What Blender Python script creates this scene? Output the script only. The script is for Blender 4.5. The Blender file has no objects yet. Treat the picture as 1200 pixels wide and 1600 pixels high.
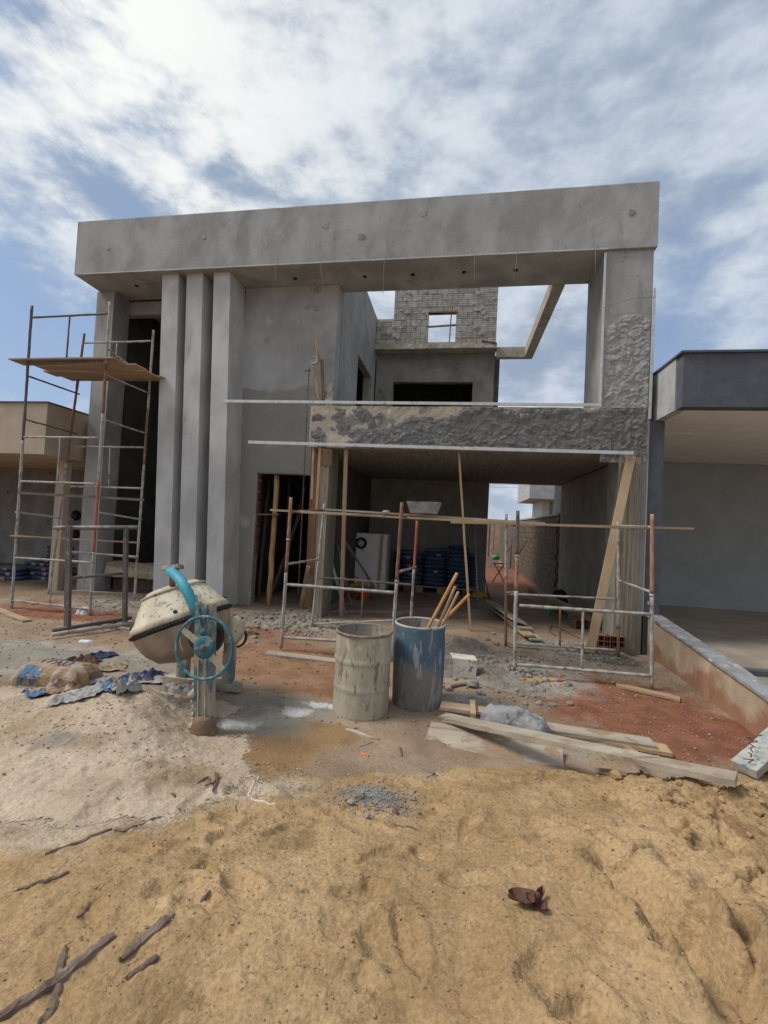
import bpy, math, random
import numpy as np
from mathutils import Vector, Matrix, Euler
R = math.radians
random.seed(7)
rng = np.random.default_rng(7)
sc = bpy.context.scene
C = sc.collection

# ------------------------------------------------------------------ camera
CAMZ = 2.0
FPX = 690.0                                   # focal length in pixels of the 1200x1600 photograph
_y, _p, _r = R(-9.35), R(1.7), R(2.92)
FW = Vector((math.sin(_y)*math.cos(_p), math.cos(_y)*math.cos(_p), math.sin(_p)))
_rt0 = Vector((math.cos(_y), -math.sin(_y), 0)); _up0 = _rt0.cross(FW)
RT = _rt0*math.cos(_r) + _up0*math.sin(_r); UP = RT.cross(FW)
CAM = Vector((0, 0, CAMZ))
cd = bpy.data.cameras.new('camera'); cam = bpy.data.objects.new('camera', cd); C.objects.link(cam)
cd.sensor_fit = 'VERTICAL'; cd.sensor_height = 32; cd.lens = 32*FPX/1600
cd.clip_start = .05; cd.clip_end = 6000
mw = Matrix((RT, UP, -FW)).transposed().to_4x4(); mw.translation = CAM
cam.matrix_world = mw
sc.camera = cam

# ------------------------------------------------------------------ light
sc.view_settings.view_transform = 'Standard'; sc.view_settings.look = 'None'
sc.view_settings.gamma = 1; sc.view_settings.exposure = 0.72
SUN_EL, SUN_AZ = R(50), R(-104)                # azimuth from +Y towards +X
sd = Vector((math.sin(SUN_AZ)*math.cos(SUN_EL), math.cos(SUN_AZ)*math.cos(SUN_EL), math.sin(SUN_EL)))
W = bpy.data.worlds.new('World'); sc.world = W; W.use_nodes = True
nt = W.node_tree; nt.nodes.clear()
def N(t, **k):
    n = nt.nodes.new(t)
    for a, b in k.items(): setattr(n, a, b)
    return n
def mth(op, a, b=None, clamp=False):
    n = N('ShaderNodeMath', operation=op); n.use_clamp = clamp
    for i, v in enumerate((a, b)):
        if v is None: continue
        if isinstance(v, (int, float)): n.inputs[i].default_value = v
        else: nt.links.new(v, n.inputs[i])
    return n.outputs[0]
def mixc(f, a, b, bt='MIX'):
    n = N('ShaderNodeMix', data_type='RGBA', blend_type=bt)
    for i, v in ((0, f), (6, a), (7, b)):
        if isinstance(v, (int, float)): n.inputs[i].default_value = v
        elif isinstance(v, tuple): n.inputs[i].default_value = (*v, 1)
        else: nt.links.new(v, n.inputs[i])
    return n.outputs[2]
def sstep(v, lo, hi):
    n = N('ShaderNodeMapRange', interpolation_type='SMOOTHSTEP'); nt.links.new(v, n.inputs[0])
    n.inputs[1].default_value = lo; n.inputs[2].default_value = hi
    return n.outputs[0]
sky = N('ShaderNodeTexSky', sky_type='NISHITA'); sky.sun_disc = False
sky.sun_elevation = SUN_EL; sky.sun_rotation = SUN_AZ; sky.dust_density = 1.5; sky.ozone_density = 2.0
tc = N('ShaderNodeTexCoord'); sx = N('ShaderNodeSeparateXYZ'); nt.links.new(tc.outputs['Generated'], sx.inputs[0])
zz = mth('ADD', mth('MAXIMUM', sx.outputs[2], 0.0), 1.0)
px_ = mth('DIVIDE', sx.outputs[0], zz); py_ = mth('DIVIDE', sx.outputs[1], zz)
cx = N('ShaderNodeCombineXYZ'); nt.links.new(px_, cx.inputs[0]); nt.links.new(py_, cx.inputs[1]); nt.links.new(mth('MULTIPLY', sx.outputs[2], 1.1), cx.inputs[2])
def cloudnoise(scale, detail, rough, dist, off, rot=0.5, sy=1.0):
    m = N('ShaderNodeMapping'); m.inputs['Location'].default_value = off; m.inputs['Rotation'].default_value = (0, 0, rot)
    m.inputs['Scale'].default_value = (1, sy, 1)
    nt.links.new(cx.outputs[0], m.inputs[0])
    n = N('ShaderNodeTexNoise'); n.inputs['Scale'].default_value = scale; n.inputs['Detail'].default_value = detail
    n.inputs['Roughness'].default_value = rough; n.inputs['Distortion'].default_value = dist
    nt.links.new(m.outputs[0], n.inputs['Vector']); return n.outputs['Fac']
n1 = cloudnoise(2.2, 4, .5, 0, (3.1, 1.7, 0), .6, 1.0)       # where the deck opens to blue
n2 = cloudnoise(6.2, 9, .60, 0, (0.4, 5.2, 2), .2, 1.0)      # bright and dark clumps
n3 = cloudnoise(15.0, 7, .58, 0, (7.4, 2.2, 4), .2, 1.0)       # small ragged cells
dp = N('ShaderNodeVectorMath', operation='DOT_PRODUCT'); nt.links.new(tc.outputs['Generated'], dp.inputs[0]); dp.inputs[1].default_value = sd
glow = mth('POWER', mth('MAXIMUM', dp.outputs['Value'], 0.0), 3.0)
det = mth('ADD', mth('MULTIPLY', n2, .66), mth('MULTIPLY', n3, .34))
dens = mth('ADD', mth('MULTIPLY', n1, .6), mth('MULTIPLY', det, .55))
def toward(px, py, pw):
    v = RT*((px-600)/FPX)+UP*((800-py)/FPX)+FW; v.normalize()
    d = N('ShaderNodeVectorMath', operation='DOT_PRODUCT'); nt.links.new(tc.outputs['Generated'], d.inputs[0]); d.inputs[1].default_value = v
    return mth('POWER', mth('MAXIMUM', d.outputs['Value'], 0.0), pw)
gap = mth('ADD', mth('MULTIPLY', toward(-40, 420, 26), .20), mth('MULTIPLY', toward(1130, 330, 40), .10))
dens = mth('SUBTRACT', dens, gap)
cover = sstep(dens, .33, .56)
lit = sstep(mth('SUBTRACT', det, mth('MULTIPLY', gap, .4)), .36, .62)
shade = mixc(lit, (2.0, 2.45, 3.15), (4.0, 4.4, 4.95))
glow = mth('ADD', mth('MULTIPLY', glow, .6), mth('MULTIPLY', toward(110, 130, 9), .8), clamp=True)
bright = mixc(mth('MULTIPLY', glow, sstep(det, .40, .56)), shade, (5.9, 6.0, 5.8))
blue = mixc(.7, sky.outputs[0], (1.5, 2.15, 3.3))
hz = mth('POWER', mth('SUBTRACT', 1.0, mth('MINIMUM', mth('MAXIMUM', sx.outputs[2], 0.0), 1.0)), 5.0)
blue = mixc(mth('MULTIPLY', hz, .7), blue, (3.0, 3.7, 4.9))
col = mixc(cover, blue, bright)
bg = N('ShaderNodeBackground'); nt.links.new(col, bg.inputs[0]); bg.inputs[1].default_value = 0.1
wo = N('ShaderNodeOutputWorld'); nt.links.new(bg.outputs[0], wo.inputs[0])
sl = bpy.data.lights.new('sun', 'SUN'); so = bpy.data.objects.new('sun', sl); C.objects.link(so)
sl.energy = 1.8; sl.angle = R(20); sl.color = (1, .95, .88)
so.rotation_euler = (-sd).to_track_quat('-Z', 'Y').to_euler(); so.location = sd*40

# ------------------------------------------------------------------ pixel helpers (photo pixel -> point on a plane of the place)
def ray(x, y): return FW + RT*((x-600)/FPX) + UP*((800-y)/FPX)
def atY(x, y, Y): d = ray(x, y); return CAM + d*(Y/d.y)
def atX(x, y, X): d = ray(x, y); return CAM + d*(X/d.x)
def atZ(x, y, Z): d = ray(x, y); return CAM + d*((Z-CAMZ)/d.z)

# ------------------------------------------------------------------ noise in numpy
def _hash(ix, iy, s):
    h = (ix*374761393 + iy*668265263 + s*1442695041) & 0xffffffff
    h = ((h ^ (h >> 13))*1274126177) & 0xffffffff
    return ((h ^ (h >> 16)) & 0xffff)/65535.0*2*np.pi
def pn(x, y, s=0):
    x = np.asarray(x, float); y = np.asarray(y, float)
    ix = np.floor(x).astype(np.int64); iy = np.floor(y).astype(np.int64); fx = x-ix; fy = y-iy
    u = fx*fx*fx*(fx*(fx*6-15)+10); v = fy*fy*fy*(fy*(fy*6-15)+10)
    def g(a, b): t = _hash(ix+a, iy+b, s); return np.cos(t)*(fx-a)+np.sin(t)*(fy-b)
    return 1.4*((g(0, 0)*(1-u)+g(1, 0)*u)*(1-v) + (g(0, 1)*(1-u)+g(1, 1)*u)*v)
def fbm(x, y, s=0, o=4, g=.5):
    r = 0; a = 1
    for k in range(o): r = r+a*pn(x, y, s+k*17); x = x*2.03+3.1; y = y*2.03+1.7; a *= g
    return r
def sst(a, b, x): t = np.clip((x-a)/(b-a), 0, 1); return t*t*(3-2*t)

# ------------------------------------------------------------------ materials
def mk(name, c1, c2, scale=3, rough=.9, bump=.004, bscale=60, layers=(), metallic=0, stretch=(1, 1, 1), obj=False,
       attrs=(), zsplit=None, spec=.3, detail=6, rnd=0, fine=.25, bstretch=None, edge=False):
    global nt
    m = bpy.data.materials.new(name); m.use_nodes = True; nt = m.node_tree; nt.nodes.clear()
    out = N('ShaderNodeOutputMaterial'); b = N('ShaderNodeBsdfPrincipled'); nt.links.new(b.outputs[0], out.inputs[0])
    if obj: pos = N('ShaderNodeTexCoord').outputs['Object']
    else: pos = N('ShaderNodeNewGeometry').outputs['Position']
    if rnd:
        oi = N('ShaderNodeObjectInfo'); ad = N('ShaderNodeVectorMath', operation='ADD'); cmb = N('ShaderNodeCombineXYZ')
        r_ = mth('MULTIPLY', oi.outputs['Random'], 37.0)
        nt.links.new(r_, cmb.inputs[0]); nt.links.new(r_, cmb.inputs[1]); nt.links.new(pos, ad.inputs[0]); nt.links.new(cmb.outputs[0], ad.inputs[1]); pos = ad.outputs[0]
    def noise(s, st=(1, 1, 1), d=detail, off=0, ro=.55):
        mp = N('ShaderNodeMapping'); mp.inputs['Scale'].default_value = st; mp.inputs['Location'].default_value = (off, off*.7, off*.3)
        nt.links.new(pos, mp.inputs[0]); n = N('ShaderNodeTexNoise'); n.inputs['Scale'].default_value = s
        n.inputs['Detail'].default_value = d; n.inputs['Roughness'].default_value = ro; nt.links.new(mp.outputs[0], n.inputs['Vector']); return n.outputs['Fac']
    col = mixc(sstep(noise(scale, stretch), .33, .67), c1, c2)
    for i, L in enumerate(attrs):
        an, a1, a2, asc = L
        at = N('ShaderNodeAttribute'); at.attribute_name = an
        f = mth('ADD', at.outputs['Fac'], mth('MULTIPLY', mth('SUBTRACT', noise(asc, off=9+i*3, d=8, ro=.65), .5), 1.3))
        f = mth('MULTIPLY', sstep(f, .3, .7), sstep(at.outputs['Fac'], .02, .2))
        col = mixc(f, col, mixc(sstep(noise(asc*2.3, off=20+i), .35, .65), a1, a2))
    if zsplit:
        z0, zw, zc = zsplit
        s3 = N('ShaderNodeSeparateXYZ'); nt.links.new(pos, s3.inputs[0])
        f = sstep(mth('ADD', s3.outputs[2], mth('MULTIPLY', mth('SUBTRACT', noise(1.6, off=3), .5), 1.2)), z0+zw, z0)
        col = mixc(mth('MULTIPLY', f, .8), col, zc)
    for i, L in enumerate(layers):
        lc, ls, lt, lw = L[:4]; st = L[4] if len(L) > 4 else (1, 1, 1); op = L[5] if len(L) > 5 else 1
        f = sstep(noise(ls, st, off=31+i*7.3, d=8, ro=.62), lt, lt+lw)
        col = mixc(mth('MULTIPLY', f, op) if op != 1 else f, col, lc)
    g = noise(bscale*2.2, bstretch or stretch, d=3, off=5)
    col = mixc(fine, col, mixc(sstep(g, .3, .7), (.35, .35, .35), (.65, .65, .65)), 'OVERLAY')
    if edge:
        at = N('ShaderNodeAttribute'); at.attribute_name = 'thick'
        fa_ = mth('ADD', at.outputs['Fac'], mth('MULTIPLY', mth('SUBTRACT', noise(34, off=77, d=8, ro=.75), .5), 2.2))
        fa_ = mth('ADD', fa_, mth('MULTIPLY', mth('SUBTRACT', noise(5, off=71, d=4), .5), 1.2))
        tr = N('ShaderNodeBsdfTransparent'); mxs = N('ShaderNodeMixShader'); nt.links.new(mth('GREATER_THAN', fa_, .22), mxs.inputs[0])
        nt.links.new(tr.outputs[0], mxs.inputs[1]); nt.links.new(b.outputs[0], mxs.inputs[2]); nt.links.new(mxs.outputs[0], out.inputs[0])
    if rnd:
        hs = N('ShaderNodeHueSaturation'); nt.links.new(col, hs.inputs['Color'])
        nt.links.new(mth('ADD', 1-rnd/2, mth('MULTIPLY', oi.outputs['Random'], rnd)), hs.inputs['Value']); col = hs.outputs[0]
    nt.links.new(col, b.inputs['Base Color'])
    b.inputs['Roughness'].default_value = rough; b.inputs['Metallic'].default_value = metallic
    b.inputs['Specular IOR Level'].default_value = spec
    if bump:
        h = mth('ADD', mth('MULTIPLY', noise(bscale, bstretch or stretch, d=6, off=2, ro=.6), .6), mth('MULTIPLY', noise(bscale/7, bstretch or stretch, d=4, off=4), .9))
        bn = N('ShaderNodeBump'); bn.inputs['Distance'].default_value = bump; bn.inputs['Strength'].default_value = 1
        nt.links.new(h, bn.inputs['Height']); nt.links.new(bn.outputs[0], b.inputs['Normal'])
    return m
G = lambda v, w=0: (v*.985+w*.4, v*.985, v*.965-w*.3)
MT = {}
MT['plaster'] = mk('cement_plaster', G(.27, .008), G(.39, .012), 1.6, bump=.003, bscale=34, stretch=(1, 1, .6),
                   layers=[((.20, .195, .18), 2.1, .57, .12, (1, 1, .35), .5), ((.42, .41, .38), 4.5, .60, .12, (1, 1, .7), .5), ((.22,.21,.195), 1.1, .56, .2, (1, 1, 1), .5), ((.17,.165,.15), 14, .62, .05, (.4, 1, 1.6), .35), ((.12, .115, .11), 9, .66, .03, (1, 1, 1), .6), ((.13,.125,.12),30,.72,.03,(1,1,1),.5)])
MT['plaster_panel'] = mk('damp_plaster', G(.31, .006), G(.42, .01), 1.5, bump=.003, bscale=34, stretch=(1, 1, .8), zsplit=(4.75, .12, (.24, .228, .195)),
                   layers=[((.46, .45, .42), 3.0, .58, .1, (1, 1, .6), .5), ((.20, .19, .165), 1.7, .60, .08, (1, 1, 1), .5), ((.36, .29, .24), 2.3, .66, .06, (1, 1, 1), .3)])
MT['plaster_light'] = mk('fin_plaster', G(.42, .01), G(.55, .014), 2.2, bump=.003, bscale=34, stretch=(1, 1, .5),
                   layers=[((.31, .30, .28), 3.6, .60, .06, (1, 1, .3), .5), ((.22, .21, .2), 14, .70, .04, (1, 1, 1), .6)])
MT['plaster_dark'] = mk('dark_plaster', (.22,.21,.19), (.31,.295,.265), 2.0, bump=.01, bscale=24,  # darker, browner plaster for upper wall, porch back wall and some band patches
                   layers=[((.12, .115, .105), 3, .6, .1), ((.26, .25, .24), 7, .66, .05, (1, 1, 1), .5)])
MT['rough_wet'] = mk('thrown_mortar', G(.135, .008), G(.20, .01), 7, bump=.012, bscale=45, layers=[((.21, .2, .185), 5, .62, .06, (1, 1, 1), .5)])
MT['rough_dry'] = mk('drying_mortar', G(.29, .006), G(.38, .008), 5, bump=.012, bscale=45, layers=[((.14, .137, .13), 5, .6, .08, (1, 1, 1), .5)])
MT['lintel'] = mk('raw_beam', (.38, .335, .26), (.50, .45, .36), 3, bump=.008, bscale=30, stretch=(.4, 1, 1),
                   layers=[((.2, .195, .175), 2.6, .55, .03, (1, 1, 1), .85), ((.56, .54, .48), 6, .64, .04, (1, 1, 1), .7)])
MT['formed'] = mk('board_marked_concrete', (.20, .17, .13), (.30, .265, .205), 4, bump=.01, bscale=20, stretch=(3, 3, .25),
                   layers=[((.32, .26, .17), 7, .58, .06, (2, 2, .12), .7), ((.13, .12, .105), 6, .6, .06, (2, 2, .15), .7)])
MT['ceiling'] = mk('formed_slab', (.22, .21, .19), (.31, .30, .275), 3, bump=.008, bscale=14, stretch=(6, .3, 1), layers=[((.13, .125, .115), 5, .58, .08, (2, .5, 1), .6)])
MT['beam_conc'] = mk('raw_concrete_beam', (.34, .305, .24), (.46, .42, .34), 4, bump=.008, bscale=25, layers=[((.19, .175, .145), 5, .6, .1)])
MT['brick_grey'] = mk('cement_smeared_brick', (.33, .30, .26), (.45, .42, .37), 6, bump=.01, bscale=40, rnd=.35,
                   layers=[((.50, .475, .43), 7, .58, .06, (1, 1, 1), .6), ((.36, .16, .10), 8, .72, .03, (1, 1, 1), .8), ((.13, .125, .115), 16, .66, .03, (1, 1, 1), .6)])
MT['brick_red'] = mk('red_clay', (.13, .06, .04), (.22, .10, .065), 8, bump=.006, bscale=50, rnd=.4, layers=[((.28, .25, .22), 14, .62, .06, (1, 1, 1), .6)])
MT['block_brown'] = mk('boundary_block', (.085, .064, .045), (.125, .096, .068), 5, bump=.012, bscale=35, rnd=.3, layers=[((.15, .12, .09), 5, .6, .08, (1, 1, 1), .6), ((.06, .042, .03), 7, .62, .05, (1, 1, 1), .7)])
MT['wall_brown'] = mk('boundary_render', (.10, .078, .056), (.14, .112, .083), 3, bump=.012, bscale=30, stretch=(1, 1, 2), layers=[((.10, .075, .055), 1.3, .55, .15, (1, 1, .5), .6)])
MT['wall_grey'] = mk('garage_render', (.22, .21, .18), (.30, .285, .245), 2.5, bump=.008, bscale=30, layers=[((.17, .14, .10), 1.2, .6, .15, (1, 1, .5), .6)])
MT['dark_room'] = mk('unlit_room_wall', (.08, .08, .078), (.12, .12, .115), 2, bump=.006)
MT['wood_new'] = mk('pale_timber', (.36, .25, .145), (.47, .345, .21), 5, bump=.002, bscale=50, stretch=(1, 1, .12), rough=.75, layers=[((.30, .18, .09), 9, .62, .06, (1, 1, .1), .6), ((.4,.36,.3),5,.62,.1,(1,1,1),.5)])
MT['wood_orange'] = mk('orange_timber', (.44, .215, .075), (.54, .28, .11), 6, bump=.002, bscale=50, rough=.6, layers=[((.33, .15, .05), 9, .62, .08, (1, 1, 1), .5)])
MT['wood_x'] = mk('plank_grey_timber', (.30, .25, .19), (.42, .365, .285), 5, bump=.004, bscale=40, stretch=(.12, 1, 1), rough=.85, layers=[((.27, .18, .11), 2.2, .54, .06, (1, 1, 1), .75), ((.20, .15, .10), 6, .57, .06, (.1, 1, 1), .8), ((.44, .41, .36), 4, .6, .08, (.3, 1, 1), .7), ((.36, .19, .10), 3, .66, .05, (.3, 1, 1), .5)])
MT['wood_tan'] = mk('plank_tan_timber', (.31, .215, .135), (.42, .305, .20), 5, bump=.003, bscale=40, stretch=(.12, 1, 1), rough=.8, layers=[((.24, .145, .08), 7, .6, .06, (.1, 1, 1), .7), ((.42, .38, .32), 3, .62, .08, (.3, 1, 1), .6)])
MT['wood_red'] = mk('formwork_brown', (.13, .075, .045), (.20, .12, .07), 6, bump=.004, bscale=40, stretch=(1, 1, .15), rough=.8, layers=[((.26, .16, .09), 6, .62, .05, (1, 1, .1), .7)])
MT['wood_pole'] = mk('eucalyptus_pole', (.34, .20, .095), (.46, .29, .15), 7, bump=.005, bscale=30, stretch=(1, 1, .2), rough=.75, layers=[((.2, .12, .06), 8, .62, .05, (1, 1, .3), .7)])
MT['wood_dim'] = mk('old_prop_timber', (.16, .13, .10), (.23, .19, .15), 7, bump=.004, bscale=30, stretch=(1, 1, .2), rough=.85)
MT['bark'] = mk('weathered_bark', (.12, .082, .06), (.20, .15, .118), 9, bump=.006, bscale=50, rough=.9, layers=[((.24, .19, .155), 10, .58, .08)])
MT['tube'] = mk('mortar_splashed_steel', (.26, .24, .21), (.42, .40, .36), 8, bump=.006, bscale=60, rough=.7, layers=[((.19, .085, .045), 6, .58, .06, (1, 1, .6), .85), ((.45, .43, .39), 16, .62, .05), ((.08, .08, .085), 7, .66, .04, (1, 1, .5), .8)])
MT['tube_rust'] = mk('rusty_steel', (.16, .085, .06), (.27, .135, .085), 8, bump=.003, bscale=60, rough=.75, layers=[((.33, .3, .26), 12, .62, .06), ((.07, .06, .058), 5, .6, .08)])
MT['tube_dark'] = mk('dark_scaffold_steel', (.09, .082, .078), (.15, .125, .11), 8, bump=.003, bscale=60, rough=.65, layers=[((.27, .26, .24), 14, .62, .05), ((.2, .08, .05), 4, .62, .06)])
MT['tube_red'] = mk('red_oxide_paint', (.34, .085, .05), (.42, .12, .07), 9, bump=.002, rough=.6, layers=[((.3, .27, .24), 14, .64, .06)])
MT['tube_orange'] = mk('bright_rust', (.27, .145, .085), (.36, .21, .13), 9, bump=.003, rough=.8, layers=[((.22, .09, .05), 14, .6, .06)])
MT['alu'] = mk('aluminium_straightedge', (.5, .5, .49), (.6, .6, .59), 6, rough=.5, metallic=.35, bump=.001, layers=[((.32, .31, .29), 9, .6, .08)])
MT['neigh_dark'] = mk('charcoal_texture_paint', (.085, .09, .105), (.105, .112, .128), 6, bump=.004, bscale=90, rough=.95)
MT['neigh_side'] = mk('unpainted_fascia_side', (.33, .33, .33), (.43, .43, .43), 3, bump=.005, layers=[((.2, .2, .2), 14, .66, .05, (1, 1, 1), .7), ((.22, .21, .2), 4, .62, .1, (1, 1, .3), .6)])
MT['neigh_ceil'] = mk('painted_ceiling', (.78, .71, .65), (.84, .78, .72), 3, bump=.001)
MT['neigh_wall'] = mk('grey_garage_paint', (.29, .305, .295), (.33, .345, .335), 2, bump=.001)
MT['neigh_floor'] = mk('smooth_cement_floor', (.30, .25, .20), (.38, .325, .265), 2, rough=.55, bump=.002)
MT['low_wall'] = mk('damp_low_wall', (.36, .27, .19), (.46, .36, .26), 3, bump=.006, bscale=40, stretch=(1, 1, .5), zsplit=(.12, .2, (.26, .12, .065)), layers=[((.42, .37, .31), 5, .6, .08, (1, 1, .4), .6), ((.22, .11, .065), 3, .62, .08, (1, 1, .5), .6)])
MT['cap'] = mk('dark_stone_cap', (.20, .205, .21), (.29, .295, .30), 8, bump=.003, rough=.7, layers=[((.42, .42, .41), 9, .56, .08)])
MT['beige'] = mk('beige_render', (.41, .33, .25), (.47, .385, .30), 2, bump=.004, layers=[((.24, .2, .155), 1.6, .6, .12, (1, 1, .8), .7)])
MT['beige_wood'] = mk('timber_cladding', (.42, .32, .23), (.52, .41, .3), 4, bump=.003, stretch=(.1, 1, 1))
MT['floor_in'] = mk('dusty_slab', (.20, .145, .115), (.275, .205, .165), 1.6, bump=.004, layers=[((.24, .12, .08), 1.2, .55, .15, (1, 1, 1), .6), ((.33, .29, .25), 4, .62, .1, (1, 1, 1), .6)])
MT['bag_blue'] = mk('dark_blue_sack', (.05, .08, .15), (.09, .13, .21), 9, bump=.004, bscale=40, rough=.7, rnd=.5, obj=True, layers=[((.26, .25, .24), 9, .70, .05, (1, 1, 1), .5)])
MT['bag_label'] = mk('sack_kraft_patch', (.27, .19, .12), (.35, .26, .17), 9, bump=.002, rnd=.3, obj=True)
MT['kraft'] = mk('kraft_paper', (.25, .165, .095), (.36, .255, .16), 7, bump=.008, bscale=30, rough=.9, layers=[((.34, .32, .285), 6, .52, .06, (1, 1, 1), .8), ((.13, .085, .055), 9, .60, .05)])
MT['kraft_blue'] = mk('kraft_blue_print', (.07, .15, .27), (.11, .20, .33), 6, bump=.008, bscale=30, layers=[((.37, .26, .15), 5, .54, .03), ((.38, .37, .35), 8, .62, .05)])
MT['kraft_dark'] = mk('dark_blue_lining', (.03, .04, .09), (.07, .08, .13), 6, bump=.006, layers=[((.3, .28, .25), 8, .6, .06)])
MT['paper_grey'] = mk('cement_caked_paper', (.29, .28, .26), (.38, .365, .34), 7, bump=.01, bscale=30, layers=[((.2, .19, .18), 8, .6, .08)])
MT['ink'] = mk('purple_ink', (.06, .05, .15), (.1, .09, .2), 9, bump=0, layers=[((.3, .24, .18), 40, .60, .05)])
MT['mixer_crust'] = mk('crusted_drum', (.44, .38, .28), (.58, .52, .40), 5, bump=.012, bscale=35, rough=.9, layers=[((.13, .24, .27), 9, .62, .03, (1, 1, 1), .7), ((.17, .13, .095), 15, .60, .04, (1, 1, 1), .8), ((.22, .17, .12), 3.5, .58, .1, (1, 1, 1), .5), ((.62, .57, .47), 4, .6, .1, (1, 1, 1), .6)])
MT['mixer_low'] = mk('mudded_drum', (.25, .195, .14), (.36, .285, .205), 5, bump=.008, bscale=30, rough=.9, layers=[((.15, .115, .085), 6, .58, .1, (1, 1, 1), .7)])
MT['teal'] = mk('teal_paint', (.03, .115, .15), (.05, .165, .20), 7, bump=.003, rough=.65, layers=[((.25, .26, .235), 12, .56, .06, (1, 1, 1), .8), ((.30, .25, .19), 5, .60, .06, (1, 1, 1), .7), ((.12, .09, .07), 9, .68, .04)])
MT['teal_bright'] = mk('bright_teal_paint', (.035, .24, .33), (.06, .32, .41), 5, bump=.002, rough=.55, layers=[((.22, .26, .25), 22, .60, .05), ((.3,.25,.19), 7, .64, .05), ((.3, .33, .31), 10, .66, .05)])
MT['teal_worn'] = mk('worn_teal_channel', (.075, .135, .145), (.14, .205, .21), 8, bump=.004, rough=.7, stretch=(1, 1, .4), layers=[((.36, .31, .235), 6, .46, .06, (1, 1, .5), .95), ((.06, .07, .07), 11, .66, .04)])
MT['caked'] = mk('caked_mortar', (.33, .285, .22), (.45, .40, .315), 6, bump=.012, bscale=35, layers=[((.2, .15, .105), 5, .6, .08)])
MT['mud'] = mk('wet_mud', (.16, .10, .06), (.22, .145, .09), 7, bump=.01, bscale=30, rough=.7)
MT['rubber'] = mk('black_iron', (.018, .018, .019), (.035, .034, .033), 9, bump=.003, rough=.7, layers=[((.2, .18, .15), 16, .66, .05)])
MT['drum_pale'] = mk('mortar_stained_drum', (.31, .275, .20), (.42, .385, .30), 5, bump=.006, bscale=40, rough=.8, stretch=(1, 1, .3), layers=[((.155, .125, .095), 13, .56, .05, (1, 1, .22), .8), ((.2, .11, .06), 3.5, .58, .06, (1, 1, .6), .6), ((.50, .475, .42), 7, .59, .06, (1, 1, .4), .7), ((.40, .30, .11), 4, .6, .1, (1, 1, .7), .5), ((.10, .08, .065), 5, .68, .04, (1, 1, .8), .7)])
MT['drum_blue'] = mk('stained_blue_drum', (.055, .105, .15), (.10, .155, .20), 5, bump=.005, bscale=40, rough=.65, stretch=(1, 1, .3), zsplit=(.36, .22, (.21, .185, .15)), layers=[((.33, .34, .32), 11, .54, .05, (1, 1, .18), .7), ((.28,.25,.2), 26, .60, .05, (1, 1, .3), .7), ((.10, .12, .13), 5, .6, .08, (1, 1, .5), .6), ((.42, .42, .38), 5, .67, .04, (1, 1, .5), .7)])
MT['rim'] = mk('mortar_crusted_rim', (.30, .31, .29), (.42, .42, .39), 12, bump=.004, layers=[((.12, .17, .2), 10, .6, .06)])
MT['rim_rust'] = mk('rusted_rim', (.17, .12, .09), (.27, .21, .16), 12, bump=.003)
MT['drum_in'] = mk('drum_inside_crust', (.20, .17, .14), (.29, .255, .21), 8, bump=.006, stretch=(1, 1, .3), layers=[((.11, .09, .075), 9, .6, .06, (1, 1, .3), .7)])
MT['water'] = mk('murky_water', (.10, .115, .11), (.12, .135, .13), 3, rough=.12, bump=.001, spec=.5)
MT['fridge'] = mk('old_white_enamel', (.74, .72, .66), (.8, .78, .72), 3, rough=.5, bump=.001, layers=[((.40, .33, .22), 5, .62, .06), ((.2, .15, .1), 18, .7, .03)])
MT['black'] = mk('black_plastic', (.012, .012, .014), (.025, .025, .028), 5, rough=.6, bump=.003)
MT['white'] = mk('off_white', (.6, .6, .58), (.68, .68, .66), 5, rough=.7, bump=.001)
MT['orange_pl'] = mk('orange_plastic', (.55, .125, .03), (.63, .17, .05), 5, rough=.55, bump=.001, layers=[((.4, .33, .26), 10, .64, .06)])
MT['yellow'] = mk('yellow_nylon', (.50, .33, .04), (.6, .42, .08), 8, rough=.8, bump=.004, layers=[((.12, .1, .06), 9, .6, .05)])
MT['green_pl'] = mk('green_plastic', (.02, .22, .11), (.03, .3, .16), 6, rough=.4, bump=.001)
MT['red_pl'] = mk('red_hose_rubber', (.35, .05, .04), (.42, .08, .06), 6, rough=.6, bump=.001)
MT['pipe_grey'] = mk('grey_conduit', (.22, .23, .23), (.3, .31, .31), 6, rough=.6, bump=.001)
MT['wire'] = mk('tie_wire', (.16, .14, .12), (.24, .2, .17), 9, rough=.6, bump=0)
MT['steel_rod'] = mk('rebar', (.12, .075, .055), (.17, .11, .08), 20, rough=.8, bump=.002)
MT['stone'] = mk('rubble_stone', (.24, .22, .195), (.35, .325, .29), 9, bump=.006, rnd=.5)
MT['gravel'] = mk('crushed_basalt', (.16, .155, .15), (.27, .26, .25), 16, bump=.003, bscale=80)
MT['pebble'] = mk('loose_pebbles', (.19, .13, .085), (.30, .225, .155), 12, bump=.003, layers=[((.27, .26, .245), 6, .55, .03), ((.28, .12, .07), 9, .62, .03)])
MT['chips'] = mk('mortar_chips', (.19, .17, .145), (.29, .265, .23), 12, bump=.003, layers=[((.34, .15, .09), 8, .6, .03)])
MT['slab'] = mk('grey_slab', (.20, .20, .20), (.30, .30, .30), 8, bump=.012, bscale=30, layers=[((.12, .12, .125), 9, .6, .06)])
MT['tin'] = mk('stained_tin', (.58, .55, .47), (.68, .65, .57), 6, bump=.004, rough=.6, layers=[((.36, .25, .09), 7, .56, .06, (1, 1, 1), .7), ((.23, .2, .165), 8, .58, .08)])
MT['leaf'] = mk('dry_leaf', (.085, .042, .03), (.14, .07, .05), 9, bump=.003)
MT['plastic_w'] = mk('white_conduit', (.6, .52, .42), (.68, .6, .5), 5, rough=.6, bump=0)
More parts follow.
